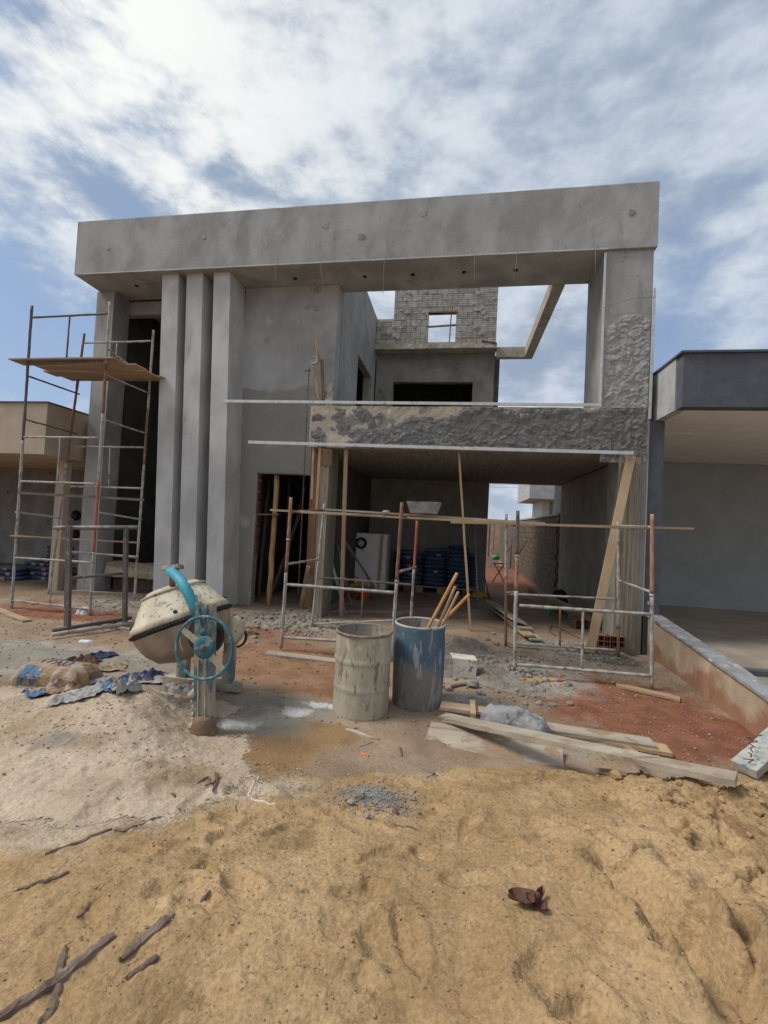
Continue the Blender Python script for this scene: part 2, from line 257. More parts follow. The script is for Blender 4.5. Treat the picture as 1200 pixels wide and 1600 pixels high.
MT['tray'] = mk('mortar_tray', (.22, .22, .215), (.34, .335, .32), 9, bump=.006, layers=[((.05, .05, .052), 11, .57, .04), ((.48, .47, .44), 8, .62, .05)])
MT['litter'] = mk('blue_litter', (.45, .6, .72), (.6, .7, .78), 5, rough=.6, bump=.001)

# earth
ATT = [('red', (.17, .066, .036), (.25, .105, .06), 1.6), ('orange', (.205, .105, .06), (.29, .165, .10), 1.4),
       ('grey', (.235, .205, .17), (.33, .295, .25), 1.7), ('dark', (.10, .085, .07), (.155, .13, .105), 2.0),
       ('wet', (.225, .135, .065), (.285, .18, .09), 1.2), ('slurry', (.20, .185, .15), (.26, .24, .20), 1.1), ('white', (.48, .475, .46), (.57, .565, .55), 4.0)]
MT['ground'] = mk('packed_earth', (.215, .15, .10), (.33, .245, .17), 1.3, bump=.02, bscale=22, rough=.95, detail=9, attrs=ATT, fine=.35)
MT['sand'] = mk('yellow_sand', edge=True, c1=(.295, .192, .094), c2=(.415, .285, .152), scale=1.3, bump=.030, bscale=26, rough=.97, detail=9, fine=.55,
                attrs=[('grey', (.36, .285, .205), (.46, .375, .28), 1.5), ('deep', (.21, .132, .062), (.27, .172, .085), 1.5)],
                layers=[((.215, .138, .062), 2.4, .54, .12, (1, 1, 1), .7), ((.48, .36, .21), 5.5, .60, .1, (1, 1, 1), .6), ((.19, .122, .06), 14, .60, .08, (1, 1, 1), .5), ((.44,.36,.25), 70, .70, .03, (1,1,1), .7), ((.16, .10, .06), 60, .74, .03, (1, 1, 1), .7)])
MT['sandgrey'] = mk('pinkish_gravel_sand', edge=True, c1=(.37, .285, .205), c2=(.49, .395, .295), scale=1.6, bump=.02, bscale=28, rough=.97, detail=9, fine=.45,
                attrs=[('tan', (.27, .19, .11), (.33, .245, .155), 1.5), ('dark', (.22, .185, .15), (.30, .26, .21), 3)],
                layers=[((.30, .235, .18), 3.5, .60, .08, (1, 1, 1), .5), ((.18, .15, .12), 45, .72, .03, (1, 1, 1), .7)])
MT['grain'] = mk('sand_grain', (.15, .092, .045), (.52, .40, .26), 140, bump=0, fine=0)
MT['clod'] = mk('sand_clod', (.26, .17, .082), (.36, .25, .135), 9, bump=.004)
MT['clodgrey'] = mk('gravel_grain', (.33, .26, .19), (.47, .38, .29), 9, bump=.004)
MT['mortar_heap'] = mk('dry_mortar_heap', edge=True, c1=(.16, .138, .11), c2=(.26, .23, .19), scale=4, bump=.014, bscale=26, rough=.95)

# ------------------------------------------------------------------ mesh helpers
def link(o, parent=None):
    C.objects.link(o)
    if parent is not None: o.parent = parent
    return o
def tag(o, label, cat=None, group=None, kind=None):
    if label: o['label'] = label
    if cat: o['category'] = cat
    if group: o['group'] = group
    if kind: o['kind'] = kind
    return o
def thing(name, loc, label, cat, group=None):
    o = bpy.data.objects.new(name, None); o.location = loc; o.empty_display_size = .1; link(o)
    return tag(o, label, cat, group)
class MB:
    def __init__(s): s.v = []; s.f = []; s.sm = []
    def add(s, vs, fs, smooth=False):
        n = len(s.v); s.v += [Vector(v) for v in vs]; s.f += [tuple(i+n for i in f) for f in fs]; s.sm += [smooth]*len(fs); return s
    def box(s, lo, hi, M=None):
        x0, y0, z0 = lo; x1, y1, z1 = hi
        v = [Vector(p) for p in ((x0, y0, z0), (x1, y0, z0), (x1, y1, z0), (x0, y1, z0), (x0, y0, z1), (x1, y0, z1), (x1, y1, z1), (x0, y1, z1))]
        if M: v = [M @ p for p in v]
        return s.add(v, [(0, 3, 2, 1), (4, 5, 6, 7), (0, 1, 5, 4), (1, 2, 6, 5), (2, 3, 7, 6), (3, 0, 4, 7)])
    def beam(s, a, b, w, h, up=(0, 0, 1), seg=1, jit=0, taper=1.0, wob=0):
        """bar from a to b, w across, h along up"""
        a = Vector(a); b = Vector(b); d = (b-a).normalized(); up = Vector(up)
        side = d.cross(up)
        if side.length < 1e-4: side = d.cross(Vector((1, 0, 0)))
        side.normalize(); u = side.cross(d); vs = []; fs = []
        for i in range(seg+1):
            t = i/seg; c = a.lerp(b, t); k = 1+(taper-1)*t
            if wob and 0 < i < seg: c = c+side*random.uniform(-wob, wob)+u*random.uniform(-wob, wob)
            for sx_, sy_ in ((-1, -1), (1, -1), (1, 1), (-1, 1)):
                vs.append(c+side*(sx_*w/2*k+random.uniform(-jit, jit))+u*(sy_*h/2*k+random.uniform(-jit, jit)*.5)+d*random.uniform(-jit, jit))
        for i in range(seg):
            o = i*4
            for k in range(4): fs.append((o+k, o+(k+1) % 4, o+4+(k+1) % 4, o+4+k))
        fs += [(3, 2, 1, 0), (seg*4, seg*4+1, seg*4+2, seg*4+3)]
        return s.add(vs, fs)
    def tube(s, pts, r, seg=10, jit=0, smooth=True, cap=True):
        pts = [Vector(p) for p in pts]; n = len(pts); rr = r if isinstance(r, (list, tuple)) else [r]*n
        vs = []; fs = []; ref = None
        for i, p in enumerate(pts):
            d = (pts[min(i+1, n-1)]-pts[max(i-1, 0)]).normalized()
            if ref is None: ref = d.cross(Vector((0, 0, 1)) if abs(d.z) < .9 else Vector((1, 0, 0))).normalized()
            ref = (ref-d*ref.dot(d)).normalized(); q = d.cross(ref)
            for k in range(seg):
                a = 2*math.pi*k/seg; R_ = rr[i]*(1+random.uniform(-jit, jit)); vs.append(p+ref*(math.cos(a)*R_)+q*(math.sin(a)*R_))
        for i in range(n-1):
            for k in range(seg): fs.append((i*seg+k, i*seg+(k+1) % seg, (i+1)*seg+(k+1) % seg, (i+1)*seg+k))
        s.add(vs, fs, smooth)
        if cap:
            m = len(s.v)-len(vs); s.f += [tuple(m+k for k in reversed(range(seg))), tuple(m+(n-1)*seg+k for k in range(seg))]; s.sm += [False, False]
        return s
    def lathe(s, prof, seg=48, M=None, jit=0, smooth=True):
        vs = []; fs = []; n = len(prof)
        for i, (r, z) in enumerate(prof):
            for k in range(seg):
                a = 2*math.pi*k/seg; rr = r*(1+random.uniform(-jit, jit)); p = Vector((rr*math.cos(a), rr*math.sin(a), z)); vs.append(M @ p if M else p)
        for i in range(n-1):
            for k in range(seg): fs.append((i*seg+k, i*seg+(k+1) % seg, (i+1)*seg+(k+1) % seg, (i+1)*seg+k))
        return s.add(vs, fs, smooth)
    def disc(s, c, r, nrm, seg=20, M=None):
        nrm = Vector(nrm).normalized(); a = nrm.cross(Vector((0, 0, 1)) if abs(nrm.z) < .9 else Vector((1, 0, 0))).normalized(); b = nrm.cross(a); c = Vector(c)
        return s.add([c+a*(r*math.cos(2*math.pi*k/seg))+b*(r*math.sin(2*math.pi*k/seg)) for k in range(seg)], [tuple(range(seg))])
    def build(s, name, mat, parent=None, label=None, cat=None, group=None, kind=None, loc=None, smooth=None, bevel=0):
        if parent is not None:
            org = Vector((0, 0, 0)); p = parent
            while p is not None: org += p.location; p = p.parent
            base = Vector((0, 0, 0))
        else:
            xs = [v.x for v in s.v]; ys = [v.y for v in s.v]; zs = [v.z for v in s.v]
            org = Vector(((min(xs)+max(xs))/2, (min(ys)+max(ys))/2, min(zs))) if loc is None else Vector(loc); base = org
        me = bpy.data.meshes.new(name); me.from_pydata([v-org for v in s.v], [], s.f)
        me.polygons.foreach_set('use_smooth', s.sm if smooth is None else [smooth]*len(s.f))
        me.materials.append(MT[mat] if isinstance(mat, str) else mat); me.update()
        o = bpy.data.objects.new(name, me); o.location = base; link(o, parent)
        if bevel:
            b = o.modifiers.new('bevel', 'BEVEL'); b.width = bevel; b.segments = 2; b.limit_method = 'ANGLE'; b.angle_limit = R(40)
        return tag(o, label, cat, group, kind)
def cbox(mb, lo, hi, step=.15, amp0=.004, M=None, sx=0.0, fr=1.7):
    """box whose faces are gridded and slightly uneven; sx shears x with height (a fin out of plumb)"""
    lo = Vector(lo); hi = Vector(hi); sz = hi-lo
    def dsp(P):
        x, y, z = P; amp = amp0*(.38 if amp0 < .0075 else 1)
        a = fbm(x*fr+z*.9*fr, y*fr+z*.7*fr+5, 3, 4, .6)*amp; b = fbm(x*fr*1.1+9, z*fr+y, 11, 4, .6)*amp; c = fbm(y*fr+z*.5, x*fr*1.2+2, 23, 4, .6)*amp*.8
        e = fbm(x*9+z*7, y*9+z*8, 31, 2)*amp*.5
        return x+a+e, y+b+e, z+c
    for ax in range(3):
        u, v = [k for k in range(3) if k != ax]
        nu = max(1, min(90, int(round(sz[u]/step)))); nv = max(1, min(90, int(round(sz[v]/step))))
        gu, gv = np.meshgrid(np.linspace(0, 1, nu+1), np.linspace(0, 1, nv+1), indexing='ij')
        for side in (0, 1):
            P = [None]*3; P[u] = lo[u]+gu.ravel()*sz[u]; P[v] = lo[v]+gv.ravel()*sz[v]; P[ax] = np.full(gu.size, lo[ax]+sz[ax]*side)
            X, Y, Z = dsp(P)
            if sx: X = X+(hi.z-Z)*sx
            idx = np.arange((nu+1)*(nv+1)).reshape(nu+1, nv+1); fs = []
            A = idx[:-1, :-1].ravel(); B = idx[1:, :-1].ravel(); D = idx[1:, 1:].ravel(); E_ = idx[:-1, 1:].ravel()
            flip = (side == 1) ^ (ax == 1)
            q = np.stack([A, B, D, E_] if flip else [A, E_, D, B], 1)
            vs = [Vector(t) for t in zip(X.tolist(), Y.tolist(), Z.tolist())]
            if M: vs = [M @ t for t in vs]
            mb.add(vs, [tuple(t) for t in q.tolist()], False)
    return mb
def grid_obj(name, X, Y, Z, mat, attrs={}, keep=None, parent=None, org=(0, 0, 0), smooth=True, **tg):
    nu, nv = X.shape; idx = np.arange(nu*nv).reshape(nu, nv)
    q = np.stack([idx[:-1, :-1].ravel(), idx[1:, :-1].ravel(), idx[1:, 1:].ravel(), idx[:-1, 1:].ravel()], 1)
    if keep is not None:
        k = keep.ravel(); q = q[k[q].any(1)]
    co = np.stack([X.ravel(), Y.ravel(), Z.ravel()], 1)-np.array(org)
    used = np.zeros(nu*nv, bool); used[q.ravel()] = True; rm = np.cumsum(used)-1; q = rm[q]; co = co[used]
    me = bpy.data.meshes.new(name); me.vertices.add(len(co)); me.vertices.foreach_set('co', co.ravel().astype(np.float32))
    me.loops.add(q.size); me.loops.foreach_set('vertex_index', q.ravel().astype(np.int32))
    me.polygons.add(len(q)); me.polygons.foreach_set('loop_start', np.arange(0, q.size, 4, dtype=np.int32))
    try: me.polygons.foreach_set('loop_total', np.full(len(q), 4, dtype=np.int32))
    except Exception: pass
    me.update(calc_edges=True); me.polygons.foreach_set('use_smooth', np.full(len(q), smooth))
    for n, a in attrs.items():
        at = me.attributes.new(n, 'FLOAT', 'POINT'); at.data.foreach_set('value', a.ravel()[used].astype(np.float32))
    me.materials.append(MT[mat]); me.validate()
    o = bpy.data.objects.new(name, me); o.location = org if parent is None else (0, 0, 0); link(o, parent)
    return tag(o, **tg) if tg else o

# ------------------------------------------------------------------ the lie of the land
def base_h(x, y):
    h = np.maximum(.13*sst(6.6, 8.6, y)*sst(1.5, -1.5, x), .135*sst(7.2, 8.38, y)*sst(3.1, 2.6, x)*sst(-9, -8, x)) - .10*sst(1.0, 3.2, x)*sst(7.5, 5.0, y)
    h = h + .02*fbm(x*.7, y*.7, 2, 3) + .010*fbm(x*3, y*3, 5, 3)
    rub = blob(x, y, -2.9, 8.1, 1.3, .8)+blob(x, y, 2.3, 7.7, 1.2, .6)+.8*blob(x, y, -5.5, 7.6, 2.2, .8)
    return h + rub*(.05*np.abs(fbm(x*4, y*4, 9, 4))+.012*np.abs(fbm(x*16, y*16, 12, 2)))+.006*np.abs(fbm(x*11, y*11, 14, 3))
def blob(x, y, cx_, cy_, rx, ry, p=2.0):
    return np.exp(-((np.abs(x-cx_)/rx)**p+(np.abs(y-cy_)/ry)**p))
def heap_left(x, y):
    w = .25*fbm(x*1.1, y*1.1, 41, 3)
    h = .36*blob(x+w, y, -3.05, 3.85, .85, .52)+.20*blob(x, y+w, -2.7, 3.15, .95, .6)+.13*blob(x, y, -4.6, 3.4, 1.6, .8)+.05*blob(x,y,-2.4,2.6,1.2,.6)
    h = h*(1-.9*blob(x, y, -2.12, 3.98, .42, .42))
    return h-.035 + .022*np.abs(fbm(x*9, y*9, 44, 4, .6))*sst(.0, .1, h) + .012*fbm(x*3.2, y*3.2, 47, 3)
def pdist(x, y, pts):
    best = np.full(np.shape(x), 9.0); tt = np.zeros(np.shape(x)); sd_ = np.zeros(np.shape(x)); L = len(pts)-1
    for i in range(L):
        ax, ay = pts[i]; bx, by = pts[i+1]; dx, dy = bx-ax, by-ay
        t = np.clip(((x-ax)*dx+(y-ay)*dy)/(dx*dx+dy*dy), 0, 1); d = np.hypot(x-ax-t*dx, y-ay-t*dy); s_ = ((x-ax)*dy-(y-ay)*dx)
        m = d < best; best = np.where(m, d, best); tt = np.where(m, (i+t)/L, tt); sd_ = np.where(m, np.sign(s_), sd_)
    return best, tt, sd_
def fore_raw(x, y):
    edge = 3.95+.22*np.sin(x*1.3+.6)*.6+.10*fbm(x*1.6, y*.3, 61, 3)+.12*sst(1.2, 2.2, x)
    side = sst(-3.2, -1.0, x)
    h = .40*sst(edge, 1.6, y)*(.55+.45*side) + .13*sst(edge+.05, edge-.30, y)*sst(-.3, .6, x)
    h = h + .17*sst(.5, 1.8, x)*sst(edge, 3.35, y)*(1-.25*sst(3.0, 2.0, y))
    return h, edge
GRO = []
def heap_fore(x, y):
    h, edge = fore_raw(x, y); on = sst(edge, edge-.5, y)
    wx = x+.07*fbm(x*2.2, y*2.2, 71, 3)+.022*fbm(x*11, y*11, 75, 3); wy = y+.07*fbm(x*2.2+5, y*2.2, 73, 3)+.022*fbm(x*11+7, y*11, 77, 3)
    h = h + on*(.030*fbm(wx*1.5, wy*1.5, 62, 3)+.013*fbm(wx*6, wy*6, 65, 4, .6)+.009*np.abs(fbm(wx*17, wy*17, 66, 3)))
    ca, sa = .80, .60
    h = h + on*sst(1.2, .2, x)*(.010*fbm((wx*ca+wy*sa)*1.6, (-wx*sa+wy*ca)*9, 95, 3, .6))
    for (fx_, fy_, fa, fd_) in SHOES:
        u = (x-fx_)*math.cos(fa)+(y-fy_)*math.sin(fa); v = -(x-fx_)*math.sin(fa)+(y-fy_)*math.cos(fa)
        d = np.sqrt((u/.15)**2+(v/(.052+.012*np.clip(u/.15, -1, 1)))**2)+.08*fbm(x*20, y*20, 97, 2)
        h = h-on*(fd_*np.exp(-d**8)-fd_*.55*np.exp(-((d-1.3)/.22)**2)+.003*np.exp(-d**8)*np.sin(u*190))
    rgt = sst(.5, 1.5, x)*on
    h = h + rgt*(.06*(1-np.abs(fbm(wx*2.1, wy*2.1, 81, 3)))*.8+.042*fbm(wx*5.5, wy*5.5, 83, 4, .6) - .03)
    for (pts, dep, wd, asym) in GRO:
        d, t, s_ = pdist(wx, wy, pts); env = np.sin(np.clip(t, .02, .98)*np.pi)**.4
        w_ = np.where(s_ > 0, wd*asym, wd)
        h = h - dep*env*np.exp(-(d/w_)**4) + dep*.5*env*np.exp(-((d-wd*1.7)/(wd*.8))**2)
    for (fx_, fy_, fr_, fd_) in PRINTS:
        d = np.hypot((wx-fx_), (wy-fy_)*1.3)/fr_
        h = h - fd_*np.exp(-d**4)+fd_*.5*np.exp(-((d-1.25)/.25)**2)
    return h-.03*(1-on)-.012
SHOES = [(-.9, 2.5, 1.0, .020), (-.55, 2.95, 1.1, .018), (-.3, 2.35, .8, .022), (.15, 2.75, 1.3, .020), (.05, 3.25, 1.2, .016), (.55, 2.3, .3, .022), (.75, 2.75, 2.4, .02), (-.1, 1.8, 1.9, .022), (.4, 1.75, .7, .02), (-1.3, 2.2, .4, .018), (.35, 3.5, 2.6, .016), (1.0, 1.95, 1.5, .022), (-1.6, 2.7, 1.6, .016), (1.15, 3.3, .9, .02)]
PRINTS = [(random.uniform(-1.6, 2.2), random.uniform(1.5, 3.7), random.uniform(.05, .13), random.uniform(.014, .036)) for _ in range(55)]
def toe(d, k=.035): return np.where(d > 0, d*d/(np.abs(d)+k), d)
def fore_top(x, y): B = base_h(x, y); return B+toe(heap_fore(x, y)-B)
def pile_top(x, y, B): return B+toe(heap_left(x, y)*.95, .05)
def top_h(x, y):
    x = np.float64(x); y = np.float64(y); B = float(base_h(x, y))
    if y < 4.7: B = max(B, float(fore_top(x, y)))
    return max(B, float(pile_top(x, y, B)))
def top_hv(x, y):
    B = base_h(x, y); B = np.where(y < 4.7, np.maximum(B, fore_top(x, y)), B)
    return np.maximum(B, pile_top(x, y, B))
def onG(px, py, dz=0.0):
    """where the ray of a photo pixel meets the ground as built"""
    d = ray(px, py); t = np.arange(.6, 40, .02)
    for _ in range(2):
        X = d.x*t; Y = d.y*t; Z = CAMZ+d.z*t; hit = np.nonzero(Z <= top_hv(X, Y))[0]
        if len(hit) == 0: return CAM+d*40
        k = max(int(hit[0]), 1); t0, t1 = t[k-1], t[k]; t = np.linspace(t0, t1, 24)
    p = CAM+d*float(t[min(k, 23)] if False else (t0+t1)/2); p.z += dz; return p
def g2(px, py):
    p = onG(px, py); return (p.x, p.y)
_g = [([g2(*q) for q in ((935, 1325), (985, 1395), (1035, 1440), (1090, 1480), (1150, 1550), (1200, 1620))], .13, .085, .8),
      ([g2(*q) for q in ((1010, 1455), (1045, 1505), (1100, 1545), (1195, 1600))], .07, .022, 1.3),
      ([g2(*q) for q in ((1090, 1400), (1135, 1440), (1165, 1490), (1195, 1570))], .09, .045, .5),
      ([g2(*q) for q in ((925, 1325), (965, 1342), (1010, 1330), (1050, 1338))], .06, .03, .6),
      ([g2(*q) for q in ((930, 1395), (965, 1420), (988, 1400))], .06, .03, .6),
      ([g2(*q) for q in ((1122, 1260), (1127, 1300), (1130, 1330))], .05, .012, 1),
      ([g2(*q) for q in ((1165, 1330), (1185, 1355), (1150, 1390))], .06, .022, .7),
      ([g2(*q) for q in ((985, 1240), (1030, 1254), (1065, 1240))], .05, .035, .6),
      ([g2(*q) for q in ((1040, 1300), (1080, 1285), (1115, 1300))], .04, .03, .6),
      ([g2(*q) for q in ((830, 1500), (880, 1560), (960, 1590))], .03, .06, .8)]
GRO += _g

def axis(lo, hi, d, far):
    a = [lo]; s = d
    while a[0] > -far: s *= 1.35; a.insert(0, a[0]-s)
    m = list(np.arange(lo+d, hi, d)); b = [hi]; s = d
    while b[-1] < far: s *= 1.35; b.append(b[-1]+s)
    return np.array(a+m+b)
gx = axis(-9.5, 4.5, .045, 2500); gy = axis(.4, 9.6, .035, 2500)
GX, GY = np.meshgrid(gx, gy, indexing='ij')
inn = sst(-60, -12, GX)*sst(60, 12, GX)
GZ = base_h(GX, GY)
GZ = np.where((np.abs(GX) > 14) | (GY > 14) | (GY < -4), .0, GZ)-.35*(1-inn)*0
def A(*bl):
    r = np.zeros(GX.shape)
    for b in bl: r = np.maximum(r, blob(GX, GY, *b[:4], 3.0)*(b[4] if len(b) > 4 else 1))
    return r
ga = dict(red=A((2.3, 5.6, 1.15, 1.2, 1.0), (3.1, 5.0, .7, 1.2, .9), (-7.4, 7.3, 1.6, .45, .9), (1.0, 5.7, .5, .3, .5), (2.2, 20, 3, 9, .9), (-6.0, 8.3, 1.2, .5, .5)),
          orange=A((-2.4, 6.1, 1.3, 1.0, .9), (-1.5, 5.3, .8, .5, .8), (-4.8, 6.2, 1.6, .4, .5), (0, 5.2, .5, .4, .3), (-3.4, 7.4, 1.2, .6, .6), (-8.3, 7.6, .5, .5, .8)),
          grey=A((-2.9, 8.0, 1.4, .6, .8), (-5.2, 5.4, 2.2, .5, .85), (.8, 6.6, 1.2, 1.0, .8), (2.2, 7.8, 1.3, .6, .8), (-6.5, 8.0, 1.5, .6, .7), (.4, 5.3, .7, .4, .6), (-6.0, 4.8, 1.6, .6, .8), (1.6, 4.4, 1.0, .35, .5), (-7, 3, 2, 1.6, .5), (-9.5, 6.0, 2, 2, .6)),
          dark=A((2.6, 7.7, .55, .35, .9), (1.6, 7.6, .8, .2, .45), (-1.6, 4.35, .45, .2, .5)),
          wet=A((-1.55, 3.75, .55, .42, 1.0), (-1.2, 4.1, .4, .25, .9), (-2.0, 5.9, .9, .25, .6), (.2, 4.9, .4, .3, .4)),
          slurry=A((-2.0, 4.35, .75, .5, 1.0), (-4.9, 5.2, 1.5, .35, .95), (-3.1, 4.9, .8, .3, .8), (-1.5, 4.6, .5, .35, .9), (-6.3, 4.9, 1.0, .5, .8)),
          white=A((-1.25, 4.75, .35, .10, .8), (-1.55, 4.5, .2, .13, .75), (-3.6, 4.1, .5, .18, .85), (-2.0, 4.05, .25, .15, .6), (-4.1, 4.3, .25, .1, .6)))
ground = grid_obj('ground', GX, GY, GZ, 'ground', ga); ground['kind'] = 'structure'

# sand heaps: finer sheets that rise out of the ground
hx, hy = np.meshgrid(np.arange(-3.4, 3.9, .0165), np.arange(.55, 4.55, .0155), indexing='ij')
hz_ = fore_top(hx, hy); bz = base_h(hx, hy)
keep = hz_ > bz-.012
grid_obj('sand_heap', hx, hy, np.where(keep, hz_, bz-.02), 'sand',
         dict(thick=np.clip((hz_-bz)/.016, -1, 3), grey=np.clip(sst(-.9, -2.2, hx)*.9*sst(1.2, 2.6, hy)+.55*blob(hx, hy, -1.1, 3.1, .6, .4)+.5*blob(hx, hy, -.1, 3.7, .5, .3), 0, 1),
              deep=np.clip(.6*sst(.8, 2.0, hx)*sst(3.4, 2.2, hy)+.5*blob(hx, hy, -1.45, 3.4, .5, .3)+.25, 0, 1)*(.2+.8*sst(-.2, .5, fbm(hx*1.1, hy*1.1, 91, 3)))),
         keep, org=(.3, 2.6, 0), label='broad heap of yellow sand with grooves and footprints across the foreground', cat='sand heap', kind='stuff')
hx, hy = np.meshgrid(np.arange(-6.8, -1.2, .018), np.arange(2.0, 5.0, .018), indexing='ij')
bz = np.maximum(base_h(hx, hy), np.where(hy < 4.5, fore_top(hx, hy), -1)); hz_ = pile_top(hx, hy, bz); keep = hz_ > bz-.012
grid_obj('sand_pile', hx, hy, np.where(keep, hz_, bz-.02), 'sandgrey',
         dict(thick=np.clip((hz_-bz)/.016, -1, 3), tan=np.clip(.5*blob(hx, hy, -2.9, 3.0, .5, .2)+.6*blob(hx, hy, -1.9, 3.0, .6, .4)+.4*blob(hx,hy,-3.4,3.3,.5,.3), 0, 1), dark=np.clip(.75*blob(hx, hy, -2.75, 4.1, .35, .25)+.6*blob(hx, hy, -2.9, 3.0, .45, .2), 0, 1)),
         keep, org=(-3.4, 3.6, 0), label='pale pinkish gravelly sand pile in front of the concrete mixer', cat='sand pile', kind='stuff')

# ------------------------------------------------------------------ house under construction
HO = Vector((-2.6, 8.2, 0))
house = thing('house_under_construction', HO, 'unfinished two storey concrete house with a wide roof band, three fins and an open garage', 'house')
def part(name, boxes, mat, parent=house, step=.2, amp=.005, label=None, **k):
    mb = MB()
    for lo, hi in boxes: cbox(mb, lo, hi, step, amp, **k)
    return mb.build(name, mat, parent, label=label)
band = part('roof_band', [((-8.44, 8.2, 7.10), (3.25, 9.33, 8.27))], 'plaster', step=.13, amp=.007)
MB().box((-8.30, 8.196, 7.095), (2.45, 8.212, 7.118)).build('drip_edge', 'plaster_light', band)
part('column', [((2.42, 8.26, 3.46), (3.215, 9.33, 7.097))], 'plaster', amp=.006, step=.12, label='right hand corner column, smooth above and freshly mortared below')
# left block
part('wall', [((-8.50, 8.9, 0), (-8.05, 9.40, 7.097))], 'plaster', amp=.006, label='narrow plastered pier at the left end')
part('wall', [((-8.30, 9.41, 6.78), (-6.1, 9.60, 7.097))], 'plaster', label='plastered strip above the tall left opening')
part('wall', [((-6.35, 9.05, 0), (-4.86, 9.24, 7.097))], 'plaster', label='plastered wall behind the three fins')
for i, (a, b) in enumerate(((-6.43, -6.05), (-5.86, -5.49), (-5.24, -4.87))):
    part('fin', [((a, 8.36, 0), (b, 9.04, 7.098))], 'plaster_light', amp=.006, step=.1, sx=.040)
part('wall', [((-4.84, 9.0, 2.99), (-2.70, 9.2, 7.097)), ((-4.84, 9.0, 0), (-4.30, 9.2, 2.99))], 'plaster_panel', amp=.008, step=.12, label='tall smooth plastered panel above the doorway, darker in its lower half')
part('wall', [((-3.03, 9.03, 0), (-2.70, 9.2, 2.985))], 'formed', label='narrow raw concrete jamb right of the doorway')
sidew = part('side_wall', [((-2.89, 9.335, 3.7), (-2.69, 11.0, 8.36)), ((-2.89, 12.93, 3.7), (-2.69, 13.3, 8.36)), ((-2.89, 11.0, 6.37), (-2.69, 12.93, 8.36)), ((-2.888, 9.205, 3.7), (-2.702, 9.335, 7.095))], 'plaster', step=.16, amp=.004)
part('door_jamb', [((-2.93, 12.75, 4.0), (-2.67, 12.925, 6.36))], 'beam_conc', parent=sidew)
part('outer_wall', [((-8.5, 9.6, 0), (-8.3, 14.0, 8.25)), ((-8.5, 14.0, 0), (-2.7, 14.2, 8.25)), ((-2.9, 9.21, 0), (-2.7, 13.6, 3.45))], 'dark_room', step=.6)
part('roof_slab', [((-8.49, 9.34, 7.25), (-2.9, 14.0, 7.45))], 'beam_conc', step=.6)
part('inner_floor', [((-8.3, 9.2, 3.45), (-2.9, 14.0, 3.65))], 'ceiling', step=.6) if False else None
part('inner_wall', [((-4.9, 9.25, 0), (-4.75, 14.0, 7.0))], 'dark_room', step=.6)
part('inner_slab', [((-4.75, 9.21, 3.3), (-2.91, 14.0, 3.5))], 'ceiling', step=.6)
# garage
lint = part('lintel_beam', [((-2.92, 8.25, 3.46), (2.418, 8.5, 4.27))], 'lintel', step=.08, amp=.01, label='raw concrete beam over the garage, half covered in thrown mortar')
part('garage_slab', [((-2.89, 8.51, 3.48), (3.2, 13.6, 3.72))], 'ceiling', step=.5)
MB().box((-2.90, 8.3, 3.445), (2.95, 13.6, 3.47)).build('slab_soffit', 'ceiling', house)
part('garage_column', [((-2.66, 8.28, 0), (-2.49, 8.95, 3.44))], 'formed', step=.1, amp=.006)
part('garage_back_wall', [((-2.69, 13.61, 0), (.93, 13.8, 3.7)), ((.93, 13.61, 3.44), (3.2, 13.8, 3.7))], 'wall_grey', step=.3)
part('garage_side_wall', [((3.0, 9.34, 0), (3.2, 13.60, 3.44))], 'wall_grey', step=.2, amp=.008)
part('garage_post', [((2.80, 8.27, 0), (3.215, 8.95, 3.445)), ((3.0, 8.96, 0), (3.2, 9.335, 3.44))], 'wall_grey', step=.2)
pc = part('post', [((2.76, 8.24, .0), (3.12, 8.262, 3.40))], 'formed', step=.08, amp=.006, label='board marked raw concrete face of the right garage post')
for x0, w_ in ((2.80, .035), (2.90, .02), (2.965, .028), (3.04, .02)):
    MB().beam((x0, 8.236, .25), (x0, 8.236, 3.3), w_, .012, up=(0, 1, 0), seg=8, jit=.003).build('board_mark', 'formed', pc)
fl = MB(); cbox(fl, (-2.69, 8.4, -.3), (2.99, 13.6, .135), .25, .008); gfl = fl.build('garage_floor', 'floor_in', house)
cbox(MB(), (-8.29, 9.25, -.3), (-2.91, 13.99, .13), .4, .01).build('house_floor', 'floor_in', house)
cbox(MB(), (-8.04, 9.44, .13), (-6.45, 9.62, .78), .1, .02).build('low_wall', 'wall_brown', house)
cbox(MB(), (-7.98, 9.1, .50), (-6.40, 9.42, .82), .08, .03).build('sill_board', 'wood_x', house)
# upper terrace and tower
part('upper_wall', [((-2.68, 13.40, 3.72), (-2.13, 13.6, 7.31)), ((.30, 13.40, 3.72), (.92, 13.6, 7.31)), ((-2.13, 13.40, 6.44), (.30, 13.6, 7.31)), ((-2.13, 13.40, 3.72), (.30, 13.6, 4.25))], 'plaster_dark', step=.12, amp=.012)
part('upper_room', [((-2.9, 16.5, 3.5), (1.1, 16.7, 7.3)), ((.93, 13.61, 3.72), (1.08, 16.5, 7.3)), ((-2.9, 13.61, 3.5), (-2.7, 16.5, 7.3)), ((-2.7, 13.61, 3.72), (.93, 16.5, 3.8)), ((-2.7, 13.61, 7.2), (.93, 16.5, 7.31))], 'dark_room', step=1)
part('ledge', [((-2.72, 13.0, 7.32), (.93, 16.0, 7.47))], 'beam_conc', step=.08, amp=.012)
part('beam', [((1.74, 9.34, 7.08), (1.97, 13.30, 7.38))], 'beam_conc', step=.2, amp=.006, label='raw concrete beam running back from the roof band')
part('beam', [((.935, 13.10, 7.08), (1.738, 13.30, 7.37))], 'beam_conc', step=.15, amp=.006, label='short raw concrete beam joining the brick tower')
